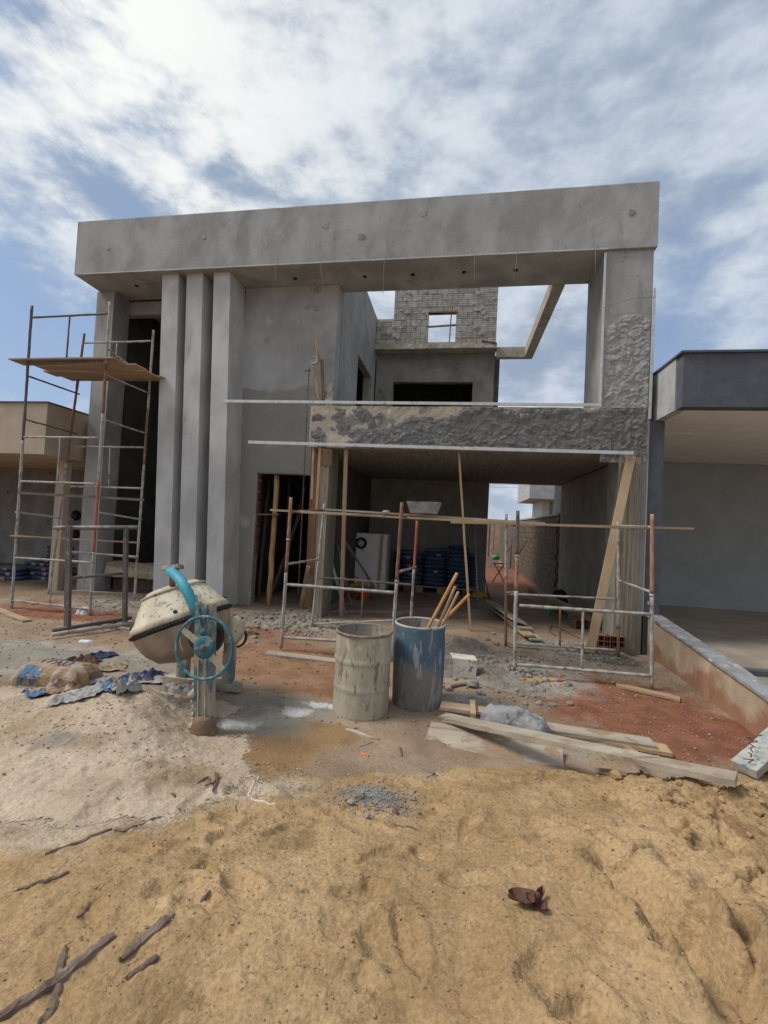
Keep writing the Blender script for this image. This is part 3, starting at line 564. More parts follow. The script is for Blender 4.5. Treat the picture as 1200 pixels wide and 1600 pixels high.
tower = thing('tower_wall', (0, 0, 0), None, None); tower.parent = house; tower.location = Vector((-.6, 13.1, 7.47))-HO
for k in ('label', 'category'):
    if k in tower: del tower[k]
tz1 = 10.2
tb = MB()
for lo, hi in (((-2.165, 13.125, 7.471), (-1.1, 13.25, tz1)), ((-.28, 13.125, 7.471), (.905, 13.25, tz1)), ((-1.1, 13.125, 8.44), (-.28, 13.25, tz1)), ((-1.1, 13.125, 7.471), (-.28, 13.25, 7.56)),
               ((-2.68, 13.125, 7.471), (-2.165, 13.25, 8.30)), ((.79, 13.25, 7.471), (.905, 15.6, tz1)), ((-2.165, 13.25, 7.471), (-2.05, 15.6, tz1))):
    tb.box(lo, hi)
tb.build('mortar_bed', 'brick_grey', tower)
def brick_mesh(name, L, Hh, D, mat, ribs=3):
    mb = MB(); mb.box((0, 0, 0), (L, D, Hh))
    for r in range(ribs):
        z0 = Hh*(r+.18)/ribs; z1 = Hh*(r+.82)/ribs; mb.box((.006, -.006, z0), (L-.006, .001, z1))
    me = bpy.data.meshes.new(name); me.from_pydata(mb.v, [], mb.f); me.materials.append(MT[mat]); me.update(); return me
bm_full = brick_mesh('brick', .292, .185, .05, 'brick_grey')
def put_brick(me, parent, x, y, z, sx_=1, rz=0, name='brick', org=(0, 0, 0), j=.004):
    o = bpy.data.objects.new(name, me); link(o, parent)
    o.location = (x-org[0], y-org[1]+random.uniform(-j, j), z-org[2]); o.scale = (sx_, 1, 1); o.rotation_euler = (random.uniform(-.01, .01), random.uniform(-.008, .008), rz); return o
TO = (-.6, 13.1, 7.47)
zc = 7.475; row = 0
while zc < tz1-.15:
    x = -2.68-(.15 if row % 2 else 0); xe = .91
    while x < xe-.03:
        x0 = max(x, -2.68 if zc < 8.15 else -2.165); x1 = min(x+.292, xe)
        segs = [(x0, x1)]
        if 7.5 < zc+.09 < 8.44: segs = [(a, b) for a, b in ((x0, min(x1, -1.1)), (max(x0, -.28), x1)) if b-a > .03]
        for a, b in segs:
            if b-a > .04 and random.random() > .02: put_brick(bm_full, tower, a+.003, 13.112, zc+random.uniform(-.003, .003), (b-a-.007)/.292, org=TO, j=.007)
        x += .304
    zc += .193; row += 1
MB().beam((-.45, 13.15, 7.47), (-.43, 13.15, 8.46), .035, .03, up=(0, 1, 0)).build('window_prop', 'wood_dim', tower)
MB().beam((-1.12, 13.2, 8.06), (-.27, 13.2, 8.10), .03, .05).build('window_bar', 'wood_dim', tower)
MB().box((-1.13, 13.085, 8.44), (-.25, 13.2, 8.475)).build('window_lintel', 'tube_rust', tower)
bm_red = brick_mesh('hollow_brick', .055, .05, .10, 'brick_red', 2)
for k in range(7): put_brick(bm_red, tower, .50+k*.062, 12.985, 7.485-k*.012, org=TO, name='hollow_brick', j=.01)
# smears of mortar on the tower
for k in range(26):
    x = random.uniform(.2, .88) if k < 12 else random.uniform(-2.6, -1.2); z = random.uniform(7.6, 9.1) if (k < 12 or x > -2.1) else random.uniform(7.6, 8.2)
    mb = MB(); n = 9; c = Vector((x, 13.085, z)); vs = [c+Vector((0, -.018, 0))]; r_ = random.uniform(.05, .11)
    vs += [c+Vector((math.cos(a)*r_*random.uniform(.6, 1.2), random.uniform(-.004, .008), math.sin(a)*r_*random.uniform(.4, .9))) for a in [2*math.pi*i/n for i in range(n)]]
    mb.add(vs, [(0, 1+(i+1) % n, 1+i) for i in range(n)], True).build('mortar_smear', 'rough_dry', tower)
# red hollow bricks showing in the doorway jamb
jb = brick_mesh('jamb_brick', .075, .055, .12, 'brick_red', 2)
for k in range(28): put_brick(jb, house, -4.325+random.uniform(-.014, .008), 9.05, 1.25+k*.0625, sx_=random.uniform(.6, 1.05), org=HO, name='jamb_brick', j=.03)
lf = MB(); lf.beam((-4.32, 8.98, 2.995), (-3.0, 8.98, 2.985), .06, .02, seg=12, jit=.006); lf.build('door_lintel', 'wood_dim', house)

# thrown mortar: overlapping dabs
def mortar(name, x0, x1, z0, z1, y, mat, parent, upper, seed, n, amp=.05, st=.013, left=None, mask=None):
    r = np.random.default_rng(seed)
    X, Z = np.meshgrid(np.arange(x0, x1, st), np.arange(z0, z1, st), indexing='ij')
    Hh = np.full(X.shape, .012)+.006*fbm(X*6, Z*6, seed, 3)
    wx = X+.03*fbm(X*7, Z*7, seed+3, 3); wz = Z+.03*fbm(X*7+4, Z*7, seed+5, 3)
    for k in range(n):
        cx_, cz_ = r.uniform(x0, x1), r.uniform(z0, z1); rr = .03+.17*r.random()**2.2; a = r.uniform(-1.2, 1.4); ca, sa = math.cos(a), math.sin(a)
        i0, i1 = int((cx_-rr*1.6-x0)/st), int((cx_+rr*1.6-x0)/st)+1; j0, j1 = int((cz_-rr*1.6-z0)/st), int((cz_+rr*1.6-z0)/st)+1
        i0 = max(i0, 0); j0 = max(j0, 0)
        dx = wx[i0:i1, j0:j1]-cx_; dz = wz[i0:i1, j0:j1]-cz_; u = (dx*ca+dz*sa)/rr; v = (-dx*sa+dz*ca)/(rr*.55); d = u*u+v*v
        tl = r.uniform(.35, 1.0)*amp*(.62-.42*v+.12*u); pl = np.clip((1-d)*5, 0, 1)**.6
        cur = Hh[i0:i1, j0:j1]; Hh[i0:i1, j0:j1] = np.where(d < 1, cur*(1-pl)+np.maximum(cur*.55, tl)*pl, cur)
    Hh = Hh+.011*fbm(wx*9, wz*11, seed+9, 4, .65)+.007*np.abs(fbm(X*30, Z*24, seed+10, 3))-.006
    lim = upper(X)+.05*fbm(X*5, Z*5, seed+21, 4); m = Z < lim
    if left is not None: m &= X > left(Z)
    Hh = Hh*np.clip((lim-Z)/.05, 0, 1)
    if mask is not None: mk_ = mask(X, Z); m &= mk_ > 0; Hh = Hh*np.clip(mk_/.25, 0, 1)
    hp = HO+Vector((0, 0, 0))
    o = grid_obj(name, X, y-Hh, Z, mat, {}, m, parent, org=tuple(hp)); return o
mortar('rough_mortar', -2.2, 2.62, 3.475, 4.262, 8.243, 'rough_wet', lint,
       lambda X: 3.88+.40*sst(-1.6, .6, X)+.07*np.sin(X*5)-.4*sst(-1.7, -2.2, X), 5, 1100, .034)
mortar('rough_mortar', 2.44, 3.205, 3.3, 4.32, 8.257, 'rough_wet', house, lambda X: X*0+4.30, 8, 300, .034)
mortar('rough_mortar', 2.46, 3.19, 4.26, 6.05, 8.257, 'rough_dry', house, lambda X: 5.86+.1*np.sin(X*7), 6, 420, .034)
# dabs on the bare left part of the beam
mortar('mortar_smear', -2.88, -1.5, 3.49, 4.24, 8.243, 'rough_wet', lint, lambda X: X*0+4.2, 15, 60, .02, mask=lambda X, Z: fbm(X*2.6+.3, Z*3.4, 33, 4, .5)-.12)
# broken brick edge at the corner of the panel
for k in range(9):
    z = 4.35+k*.062; put_brick(jb, house, -2.84+random.uniform(-.02, .02), 8.97, z, org=HO, name='jamb_brick', j=.012)
cbox(MB(), (-2.84, 8.93, 4.28), (-2.70, 8.995, 4.95), .05, .03, fr=6).build('rubble_edge', 'lintel', house)
# black discs for the darkness inside soffit light holes, then plaster patches
for px, py in ((213, 447), (461, 436), (570, 433), (645, 430), (725, 426), (806, 423)):
    p = atZ(px, py, 7.085); MB().lathe([(.0, 7.080), (.035, 7.080), (.042, 7.088), (.045, 7.099)], 14, Matrix.Translation((p.x, p.y, 0))).build('light_hole_disc', 'black', house)
for px, py, r_ in ((565, 370, .085), (988, 332, .07), (318, 371, .05), (168, 388, .05), (508, 350, .09), (661, 330, .10)):
    p = atY(px, py, 8.19); n = 10; vs = [p+Vector((0, -.004, 0))]+[p+Vector((math.cos(2*math.pi*i/n)*r_*random.uniform(.7, 1.1), .004, math.sin(2*math.pi*i/n)*r_*random.uniform(.7, 1.15))) for i in range(n)]
    MB().add(vs, [(0, 1+(i+1) % n, 1+i) for i in range(n)], True).build('plaster_patch', 'plaster_dark' if px in (565, 988, 318, 168) else 'plaster', band)
def wires(pts, name='tie_wire', r=.004, parent=house, mat='wire'):
    return MB().tube(pts, r, 5).build(name, mat, parent)
for px, py, L, kx in ((362, 413, .35, .1), (432, 408, .45, -.02), (500, 404, .5, .1), (601, 401, .7, 0), (742, 396, .55, .02), (808, 393, .52, -.03), (930, 388, .5, .03)):
    p = atY(px, py, 8.19); wires([p+Vector((0, -.005, .02)), p+Vector((kx*.3, -.015, -L*.5)), p+Vector((kx, .05, -L)), p+Vector((kx-.06, .08, -L*.92))])
wires([atY(942, 481, 8.2), atY(990, 466, 8.2), atY(1025, 464, 8.2)])
wires([atY(941, 582, 8.2), atY(985, 583, 8.2), atY(1020, 582, 8.2)], r=.003)

# mason's straightedges
def straightedge(p0, p1, label, w=.07, t=.028, up=(0, 0, 1), mat='alu'):
    mb = MB(); mb.beam(p0, p1, t, w, up=up); o = mb.build('straightedge', mat, None, label, 'straightedge', 'straightedges clamped to the beam and column', bevel=.003); return o
straightedge(atY(350, 627, 8.16), atY(940, 633, 8.16), 'long metal straightedge along the upper edge of the garage beam', .055)
straightedge(atY(388, 691, 8.15), atY(990, 708, 8.15), 'long metal straightedge along the lower edge of the garage beam, above the props', .06)
straightedge(atY(946, 395, 8.225), atY(938, 630, 8.225), 'upright straightedge down the inner edge of the right column', .035, .02, (1, 0, 0))
straightedge(atY(1023, 450, 8.23), atY(1015, 655, 8.23), 'short upright straightedge on the outer edge of the right column', .045, .02, (1, 0, 0))

# ------------------------------------------------------------------ boundary wall behind, back house, yard
bw = thing('boundary_wall', (3.1, 20, 0), 'long rough brown block wall seen through the open back of the garage', 'wall')
cbox(MB(), (3.03, 13.82, -.2), (3.2, 34, 2.56), .5, .01).build('wall_core', 'wall_brown', bw)
me = brick_mesh('block', .385, .19, .03, 'block_brown', 2)
for r_ in range(11):
    for k in range(24):
        o = put_brick(me, bw, 3.018, 0, .2+r_*.2+random.uniform(-.004, .004), org=(3.1, 20, 0), name='block'); o.rotation_euler = (0, 0, math.pi/2)
        o.location = (3.028+random.uniform(-.005, .005)-3.1, 13.85+k*.4+(.2 if r_ % 2 else 0)-20, o.location.z)
MB().box((2.99, 13.82, 2.56), (3.22, 34, 2.62)).build('coping', 'beam_conc', bw)
backw = thing('back_wall', (0, 34.2, 0), 'brown wall closing the far end of the back yard', 'wall')
cbox(MB(), (-6, 34.1, -.2), (3.2, 34.3, 2.5), .6, .01).build('wall_core', 'wall_brown', backw)
o = cbox(MB(), (1.55, 24.6, -.1), (2.35, 25.0, 2.45), .2, .01).build('pillar', 'beige', None, 'pale rendered pillar standing in the back yard', 'pillar')
for i, (px, a, b) in enumerate(((770, 815, 868), (763, 812, 870))):
    MB().beam(atY(px+3, a, 22+i), atY(px, b, 22+i), .07, .05, up=(0, 1, 0)).build('timber_prop', 'wood_pole' if i == 0 else 'wood_red', None, ('pale upright timber prop in the back yard beside the doorway edge', 'dark leaning timber prop in the back yard by the doorway edge')[i], 'timber')
g = MB().lathe([(0, 0), (.13, .02), (.17, .1), (.13, .2), (0, .22)], 14, Matrix.Translation(atY(774, 875, 19.5))).build('plastic_ball', 'green_pl', None, 'green plastic object lying in the back yard beyond the garage', 'container')
sw = thing('sawhorse', (1.6, 17.5, 0), 'small dark trestle standing on red soil in the back yard', 'trestle')
q = atY(780, 880, 17.5); q0 = atY(780, 905, 17.5)
MB().beam(q+Vector((-.25, 0, 0)), q+Vector((.25, 0, 0)), .25, .05).build('top', 'wood_x', sw)
for s_ in (-1, 1): MB().beam(q+Vector((-.2*s_, 0, 0)), Vector((q.x+.25*s_, 17.5, .0)), .04, .04, up=(0, 1, 0)).build('leg', 'wood_dim', sw)
bh = thing('back_house', (6, 26, 0), 'white house with a cantilevered grey roof block behind the boundary wall', 'house')
c0 = atY(828, 757, 26)
cbox(MB(), (c0.x, 26, 3.94), (12, 31, 5.2), 1, .0).build('roof_block', 'neigh_side', bh)
c1 = atY(847, 790, 27.6)
cbox(MB(), (c1.x, 27.6, 0), (12, 31, 3.93), 1, .0).build('wall', 'white', bh)
MB().box((c1.x+.45, 27.55, 2.2), (c1.x+.6, 27.595, 3.9)).build('downpipe', 'pipe_grey', bh)
for i, z in enumerate((5.1, 4.75, 4.5)):
    pts = [Vector((-40+t*8, 46, z*1.3+.6-.02*((t-5)**2-25)*-.02)) for t in range(12)]
    MB().tube(pts, .012, 4).build('power_line', 'black', None, ('upper dark power line crossing the sky seen through the garage', 'middle dark power line crossing the sky seen through the garage', 'lowest dark power line crossing the sky seen through the garage')[i], 'cable', 'power lines behind the house')

# ------------------------------------------------------------------ right neighbour
nb = thing('neighbour_house', (6, 9, 0), 'finished charcoal house on the right with an open garage and flat canopy', 'house')
fz0, fz1 = 4.06, 4.90
MB().box((3.36, 7.42, fz0), (14, 7.62, fz1)).build('front_fascia', 'neigh_dark', nb, bevel=.006)
cbox(MB(), (3.345, 7.625, fz0), (3.50, 9.2, fz1-.004), .2, .003).build('side_fascia', 'neigh_side', nb)
MB().box((3.32, 7.38, fz1+.002), (14, 16, fz1+.035)).build('metal_flashing', 'neigh_dark', nb)
MB().box((3.51, 7.63, fz0+.06), (14, 14.5, fz0+.2)).build('ceiling', 'neigh_ceil', nb)
MB().box((4.0, 9.5, fz0+.045), (4.5, 10.0, fz0+.058)).build('ceiling_hatch', 'neigh_ceil', nb)
MB().box((3.25, 8.3, -.1), (3.50, 8.75, fz0-.002)).build('corner_pillar', 'neigh_dark', nb, bevel=.005)
MB().box((3.222, 8.28, .7), (3.247, 8.7, fz0+.3)).build('pillar_edge', 'neigh_side', nb)
MB().box((3.30, 8.76, -.1), (3.50, 14.5, fz0+.05)).build('side_wall', 'neigh_wall', nb)
MB().box((3.3, 13.2, -.1), (14, 13.4, fz0+.05)).build('back_wall', 'neigh_wall', nb)
MB().box((3.3, 13.401, 0), (14, 16, fz1)).build('house_body', 'neigh_wall', nb)
MB().box((3.5, 7.2, -.1), (14, 13.2, .22)).build('garage_floor', 'neigh_floor', nb)
MB().box((3.52, 7.12, -.1), (14, 7.19, .20)).build('door_track', 'neigh_dark', nb)
MB().box((3.52, -6, -.3), (14, 7.11, .13)).build('driveway', 'sand' if False else 'neigh_floor', nb)
lw = thing('low_wall', (3.4, 5, 0), 'low stained beige wall with a grey stone cap along the right boundary', 'wall')
def slopebox(name, x0, x1, y0, y1, zt0, zt1, zb, mat, parent, n=60):
    mb = MB(); vs = []; fs = []
    for i in range(n+1):
        t = i/n; y = y0+(y1-y0)*t; z = zt0+(zt1-zt0)*t; b = z-zb if zb > 0 else zb
        j = [random.uniform(-.003, .003) for _ in range(4)]
        vs += [(x0+j[0], y, b), (x1+j[1], y, b), (x1+j[2], y, z+j[2]), (x0+j[3], y, z+j[3])]
    for i in range(n):
        o = i*4; fs += [(o+k, o+4+k, o+4+(k+1) % 4, o+(k+1) % 4) for k in range(4)]
    fs += [(0, 1, 2, 3), (n*4+3, n*4+2, n*4+1, n*4)]
    return mb.add(vs, fs).build(name, mat, parent)
slopebox('wall_body', 3.32, 3.5, 3.2, 8.27, .14, .67, -.4, 'low_wall', lw)
slopebox('wall_cap', 3.285, 3.53, 3.15, 8.272, .18, .705, .033, 'cap', lw)

# ------------------------------------------------------------------ left neighbour
nl = thing('left_neighbour_house', (-10, 9, 0), 'beige neighbouring house on the left with slatted timber porch ceiling', 'house')
cbox(MB(), (-24, 8.0, 3.13), (-8.65, 8.2, 4.22), .3, .004).build('front_fascia', 'beige', nl)
cbox(MB(), (-8.83, 8.203, 3.13), (-8.65, 11.5, 4.22), .3, .004).build('side_fascia', 'beige', nl)
MB().box((-24, 7.97, 4.222), (-8.62, 11.5, 4.25)).build('roof_edge', 'neigh_dark', nl)
for k in range(9): MB().box((-24, 8.25+k*.32, 3.14), (-8.86, 8.50+k*.32, 3.22)).build('ceiling_slat', 'beige_wood', nl)
MB().box((-24, 8.21, 3.3), (-8.84, 13, 3.4)).build('porch_ceiling', 'wood_red', nl)
MB().box((-9.1, 8.75, -.1), (-8.86, 8.92, 3.135)).build('corner_pillar', 'beige', nl, bevel=.01)
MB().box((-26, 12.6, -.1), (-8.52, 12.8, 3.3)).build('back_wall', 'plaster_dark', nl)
MB().box((-8.66, 9.2, -.1), (-8.52, 12.6, 3.12)).build('side_wall', 'beige', nl)
MB().box((-24, 8.6, -.1), (-8.67, 12.6, .10)).build('porch_floor', 'floor_in', nl)
for k in range(2): MB().lathe([(0, -.01), (.16, -.01), (.17, .02), (0, .03)], 16, Matrix.Translation((-12.2, 12.55, 1.2+k*.6)) @ Matrix.Rotation(math.pi/2, 4, 'X')).build('wall_vent', 'black', nl)
cbox(MB(), (-9.9, 10.5, 4.25), (-8.6, 12.2, 4.55), .3, .01).build('roof_box', 'neigh_dark', nl)
MB().beam((-10.45, 12.3, .1), (-10.15, 12.55, 2.0), .04, .03, up=(0, 1, 0)).build('broom_handle', 'wood_dim', None, 'thin pole leaning on the back wall of the left porch', 'pole')

# ------------------------------------------------------------------ cement sacks
def sack_mesh(name, L, Wd, Hh, mat, n=10, m=7, seed=1):
    X, Y = np.meshgrid(np.linspace(-1, 1, n), np.linspace(-1, 1, m), indexing='ij')
    th = (1-np.abs(X)**4)*(1-np.abs(Y)**4); th = th**.45
    nz = .09*fbm(X*2+seed*3, Y*2, seed, 3); mb = MB()
    for s_ in (1, -1):
        Z = Hh/2+s_*Hh/2*th*(1+nz*(1 if s_ > 0 else .3)); vs = list(zip((X*L/2*(1-.04*Y*Y)).ravel(), (Y*Wd/2*(1-.03*X*X)).ravel(), Z.ravel()))
        idx = np.arange(n*m).reshape(n, m); fs = []
        for i in range(n-1):
            for j in range(m-1):
                q = (idx[i, j], idx[i+1, j], idx[i+1, j+1], idx[i, j+1]); fs.append(tuple(int(t) for t in (q if s_ > 0 else q[::-1])))
        mb.add(vs, fs, True)
    me = bpy.data.meshes.new(name); me.from_pydata(mb.v, [], mb.f); me.polygons.foreach_set('use_smooth', [True]*len(mb.f)); me.materials.append(MT[mat]); me.update(); return me
sacks = [sack_mesh('cement_sack', .62, .42, .135, 'bag_blue', seed=s) for s in range(4)]
lab = MB().box((-.07, -.222, .035), (.05, -.200, .105)); labm = bpy.data.meshes.new('label_patch'); labm.from_pydata(lab.v, [], lab.f); labm.materials.append(MT['bag_label']); labm.update()
ORD = ['lowest', 'second up', 'third up', 'fourth up', 'fifth up', 'sixth up', 'seventh up', 'eighth up', 'ninth up', 'top']
def stack(x, y, z, n, where, group, patch=.35, rz=0):
    for k in range(n):
        o = bpy.data.objects.new('cement_sack', random.choice(sacks)); link(o)
        o.location = (x+random.uniform(-.02, .02), y+random.uniform(-.02, .02), z+k*.118); o.rotation_euler = (random.uniform(-.02, .02), random.uniform(-.03, .03), rz+random.uniform(-.05, .05)+(math.pi if random.random() < .3 else 0))
        pos = 'topmost' if k == n-1 else ORD[k]
        tag(o, 'dark blue cement sack, %s of the %s' % (pos, where), 'cement sack', group)
        if random.random() < patch:
            l = bpy.data.objects.new('label_patch', labm); link(l, o); l.location = (random.uniform(-.12, .12), .0, 0)
            if abs(o.rotation_euler.z) > 2: l.rotation_euler.z = math.pi
pal = thing('pallet', (-.35, 12.95, .13), 'low timber pallet on blocks under the cement sacks at the back of the garage', 'pallet')
for k in range(5): MB().box((-1.55, 12.62+k*.15, .30), (.62, 12.74+k*.15, .33)).build('board', 'wood_x', pal)
for x in (-1.3, -.95, -.35, -.1, .35): MB().box((x-.1, 12.6, .13), (x+.1, 13.2, .298)).build('block', 'brick_red' if x in (-1.3, .35) else 'wood_tan', pal)
for i, (x, n, w_) in enumerate(((-1.22, 8, 'left stack on the pallet'), (-.58, 9, 'middle stack on the pallet'), (.07, 10, 'right stack on the pallet'))):
    stack(x+.03, 12.86, .335, n, w_, 'cement sacks on the pallet in the garage')
stack(.32, 13.28, .335, 8, 'hidden stack behind the right pallet stack', 'cement sacks on the pallet in the garage', 0, .2)
stack(-1.5, 13.3, .335, 8, 'stack behind the left pallet stack', 'cement sacks on the pallet in the garage', 0, .1)
for (px, py, n, w_) in ((70, 908, 5, 'front stack on the left porch'), (82, 900, 7, 'tall rear stack on the left porch'), (48, 906, 4, 'second stack on the left porch'), (8, 908, 3, 'leftmost low stack on the porch')):
    q = atZ(px, py, .10); stack(q.x, q.y+.2, .10, n, w_, 'cement sacks on the left porch', .6)

# ------------------------------------------------------------------ things in the garage
fr = thing('refrigerator', (-2.0, 12.2, .13), 'old white refrigerator with a round black and white emblem against the garage wall', 'refrigerator')
fa = atY(552, 832, 12.0); fb = atY(593, 833, 12.0); fx0, fx1, fzt = fa.x+.03, fb.x, fa.z
MB().box((fx0, 12.03, .20), (fx1+.22, 12.62, fzt)).build('body', 'fridge', fr, bevel=.02)
MB().box((fx0, 11.97, .22), (fx1, 12.028, fzt-.01)).build('door', 'fridge', fr, bevel=.012)
MB().beam((fx1+.05, 11.98, .25), (fx1+.09, 11.98, fzt-.02), .06, .03, up=(0, 1, 0)).build('door_edge_strip', 'wood_new', fr)
ec = Vector((fx0+.22, 11.955, fzt-.28)); em = MB()
em.lathe([(0, -.012), (.155, -.012), (.165, 0), (.16, .012)], 32, Matrix.Translation(ec) @ Matrix.Rotation(math.pi/2, 4, 'X'), jit=.02); em.disc(ec+Vector((0, -.014, 0)), .158, (0, -1, 0), 32)
eo = em.build('emblem', 'black', fr)
for dx, dz, ra, rb in ((0.005, .0, .085, .09),):
    mb = MB(); n = 20; mb.add([ec+Vector((dx, -.019, dz))+Vector((math.cos(2*math.pi*i/n)*ra*random.uniform(.85, 1.05), 0, math.sin(2*math.pi*i/n)*rb*random.uniform(.85, 1.05))) for i in range(n)], [tuple(range(n))]); mb.build('emblem_face', 'white', eo)
for dx, dz, ra, rb in ((-.035, .025, .022, .018), (.035, .035, .02, .016), (.015, -.035, .045, .012)):
    mb = MB(); n = 12; mb.add([ec+Vector((dx, -.022, dz))+Vector((math.cos(2*math.pi*i/n)*ra, 0, math.sin(2*math.pi*i/n)*rb+math.cos(2*math.pi*i/n)*.008)) for i in range(n)], [tuple(range(n))]); mb.build('emblem_mark', 'black', eo)
# orange bucket with paper
bk = atY(567, 948, 10.6); bz_ = .14
bu = thing('orange_box', (bk.x, 10.6, bz_), 'orange plastic bucket with a folded paper sack on top, beside the garage column', 'bucket')
MB().lathe([(0, bz_), (.13, bz_), (.165, bz_+.30), (.17, bz_+.31), (.155, bz_+.31)], 20, Matrix.Translation((bk.x, 10.6, 0))).build('shell', 'orange_pl', bu)
pm = MB(); n = 7
XX, YY = np.meshgrid(np.linspace(-.27, .27, 9), np.linspace(-.2, .2, 7), indexing='ij'); ZZ = bz_+.335+.02*fbm(XX*7, YY*7, 3, 2)-.25*(np.abs(XX)**2)
grid_obj('paper_lid', XX, YY, ZZ-bz_, 'kraft', {}, None, bu)
# yellow bag
yb = bpy.data.objects.new('yellow_bag', sack_mesh('yellow_bag', .55, .4, .3, 'yellow', seed=9)); link(yb); yb.location = (fx0+.3, 11.5, .13); tag(yb, 'crumpled yellow sack on the floor in front of the old refrigerator', 'sack')
MB().tube([Vector((-2.35, 10.2, .5+.0))+Vector((.18*math.cos(a), 0, .28*math.sin(a))) for a in [math.pi*.85+i*.35 for i in range(16)]], .014, 8).build('hose', 'red_pl', None, 'loop of red hose hanging beside the garage column', 'hose')
def stick(name, a, b, w, h, mat, label, cat, up=(0, 1, 0), group=None, round_=False, seg=6, wob=0, taper=1):
    mb = MB()
    if round_:
        n = 8; pts = [Vector(a).lerp(Vector(b), i/n)+Vector((random.uniform(-wob, wob), random.uniform(-wob, wob), 0)) for i in range(n+1)]
        mb.tube(pts, [w/2*(1+(taper-1)*i/n) for i in range(n+1)], 10, jit=.05)
    else: mb.beam(a, b, w, h, up, seg, .002, taper, wob)
    return mb.build(name, mat, None, label, cat, group)
def onF(px, py, z=.135): return atZ(px, py, z)
stick('wooden_prop', atY(541, 701, 8.37), onF(533, 962), .075, .05, 'wood_new', 'pale square timber prop standing under the garage beam near the column', 'prop', group='props under the garage beam')
stick('wooden_prop', atY(717, 705, 8.37), onF(735, 985, .15), .04, .04, 'wood_new', 'thin pale timber prop standing under the middle of the garage beam', 'prop', group='props under the garage beam', wob=.006)
stick('plank', atY(986, 712, 8.20), atZ(921, 1022, .05), .145, .028, 'wood_new', 'wide grey brown plank leaning diagonally from the right end of the garage beam', 'plank', up=(0, -1, .1))
stick('timber_lath', atY(515, 865, 9.2), onF(540, 960), .05, .025, 'pipe_grey', 'grey lath leaning beside the garage column', 'lath')
stick('timber_lath', atY(540, 847, 10.4), onF(590, 925), .05, .03, 'wood_tan', 'brown lath leaning across the front of the refrigerator', 'lath')
stick('timber_lath', atY(527, 850, 9.8), onF(550, 948), .03, .02, 'wood_dim', 'thin dark lath leaning left of the refrigerator', 'lath')
stick('conduit', atY(741, 815, 12.6), onF(747, 940), .06, .06, 'pipe_grey', 'grey pipe leaning on the garage back wall right of the sacks', 'pipe', round_=True)
stick('rod', atY(757, 900, 13.2), onF(765, 937), .025, .025, 'black', 'short dark rod leaning at the edge of the garage rear opening', 'rod')
mb = MB(); c = Vector((.75, 12.6, .17))
for k in range(5): mb.tube([c+Vector(((.26-.02*k)*math.cos(a)+random.uniform(-.02, .02), (.18-.01*k)*math.sin(a), .02*k+random.uniform(-.01, .02))) for a in [i*.52 for i in range(13)]], .02, 6)
mb.build('rope_coil', 'yellow', None, 'coil of yellow rope on the garage floor by the grey pipe', 'rope')
# planks stacked on the garage floor
for k, (a, b, w_, m_, l_) in enumerate((((838, 1000), (815, 965), .22, 'wood_x', 'bottom plank'), ((828, 994), (808, 950), .2, 'wood_tan', 'second plank'), ((823, 983), (800, 938), .24, 'wood_x', 'third plank'))):
    A_ = atZ(a[0], a[1], .16+k*.045); B_ = A_+Vector((-.18-.1*k, 1.9, 0)); stick('plank', A_, B_, w_, .03, m_, '%s of the small pile on the garage floor behind the right scaffold' % l_, 'plank', up=(0, 0, 1), group='planks piled on the garage floor')
A_ = atZ(812, 972, .34); stick('plank', A_, A_+Vector((-.35, 2.0, .02)), .30, .03, 'wood_x', 'topmost wide grey plank of the pile on the garage floor', 'plank', up=(.3, 0, 1), group='planks piled on the garage floor')
for k in range(4):
    A_ = Vector((2.75-.05*k, 9.4+.05*k, .32+.04*k)); stick('plank', A_, A_+Vector((-.75+.05*k, 2.6, .10)), .17, .028, 'wood_tan', '%s plank of the stack leaning low along the garage side wall' % ORD[k], 'plank', up=(0, 0, 1), group='planks beside the garage side wall')
def hollow_brick(x, y, z, rz, label):
    t = thing('hollow_brick', (x, y, z), label, 'brick', 'hollow bricks on the garage floor'); t.rotation_euler = (0, 0, rz)
    mb = MB(); L, H_, D = .29, .19, .14; n = 3; w_ = .012
    for i in range(n+1): mb.box((i*(L-w_)/n, 0, 0), (i*(L-w_)/n+w_, D, H_))
    for j in range(3): mb.box((.001, .001, j*(H_-w_)/2+.0005), (L-.001, D-.001, j*(H_-w_)/2+w_-.0005))
    mb.box((.002, D-.01, .002), (L-.002, D-.002, H_-.002))
    me = bpy.data.meshes.new('clay_body'); me.from_pydata(mb.v, [], mb.f); me.materials.append(MT['brick_red']); me.update(); o = bpy.data.objects.new('clay_body', me); link(o, t)
for i, (px, py) in enumerate(((925, 1010), (948, 1012))):
    p = atZ(px, py, .12); hollow_brick(p.x, p.y, .13, .1*i-.05, ('red hollow clay brick by the foot of the leaning plank', 'red hollow clay brick right of the other one near the garage wall')[i])
p = atZ(900, 985, .13); hollow_brick(p.x, p.y, .13, .5, 'dusty orange hollow brick left of the leaning plank')
p = atZ(857, 962, .135); MB().lathe([(0, .135), (.055, .135), (.06, .16), (.06, .36), (.03, .42), (.025, .45), (0, .45)], 16, Matrix.Translation((p.x, p.y, 0))).build('bottle', 'green_pl', None, 'green plastic bottle standing on the garage floor', 'bottle')
o = bpy.data.objects.new('black_bag', sack_mesh('black_bag', .38, .35, .5, 'black', seed=5)); link(o); p = atZ(888, 950, .3); o.location = (2.55, 11.4, .15); tag(o, 'dark bag slumped against the right wall of the garage', 'bag')
cb = cbox(MB(), (0, 0, 0), (.3, .15, .15), .05, .006, M=Matrix.Translation(atZ(893, 968, .135)) @ Matrix.Rotation(.3, 4, 'Z')); cb.build('concrete_block', 'beam_conc', None, 'small grey concrete block beside the planks on the garage floor', 'block', loc=None)
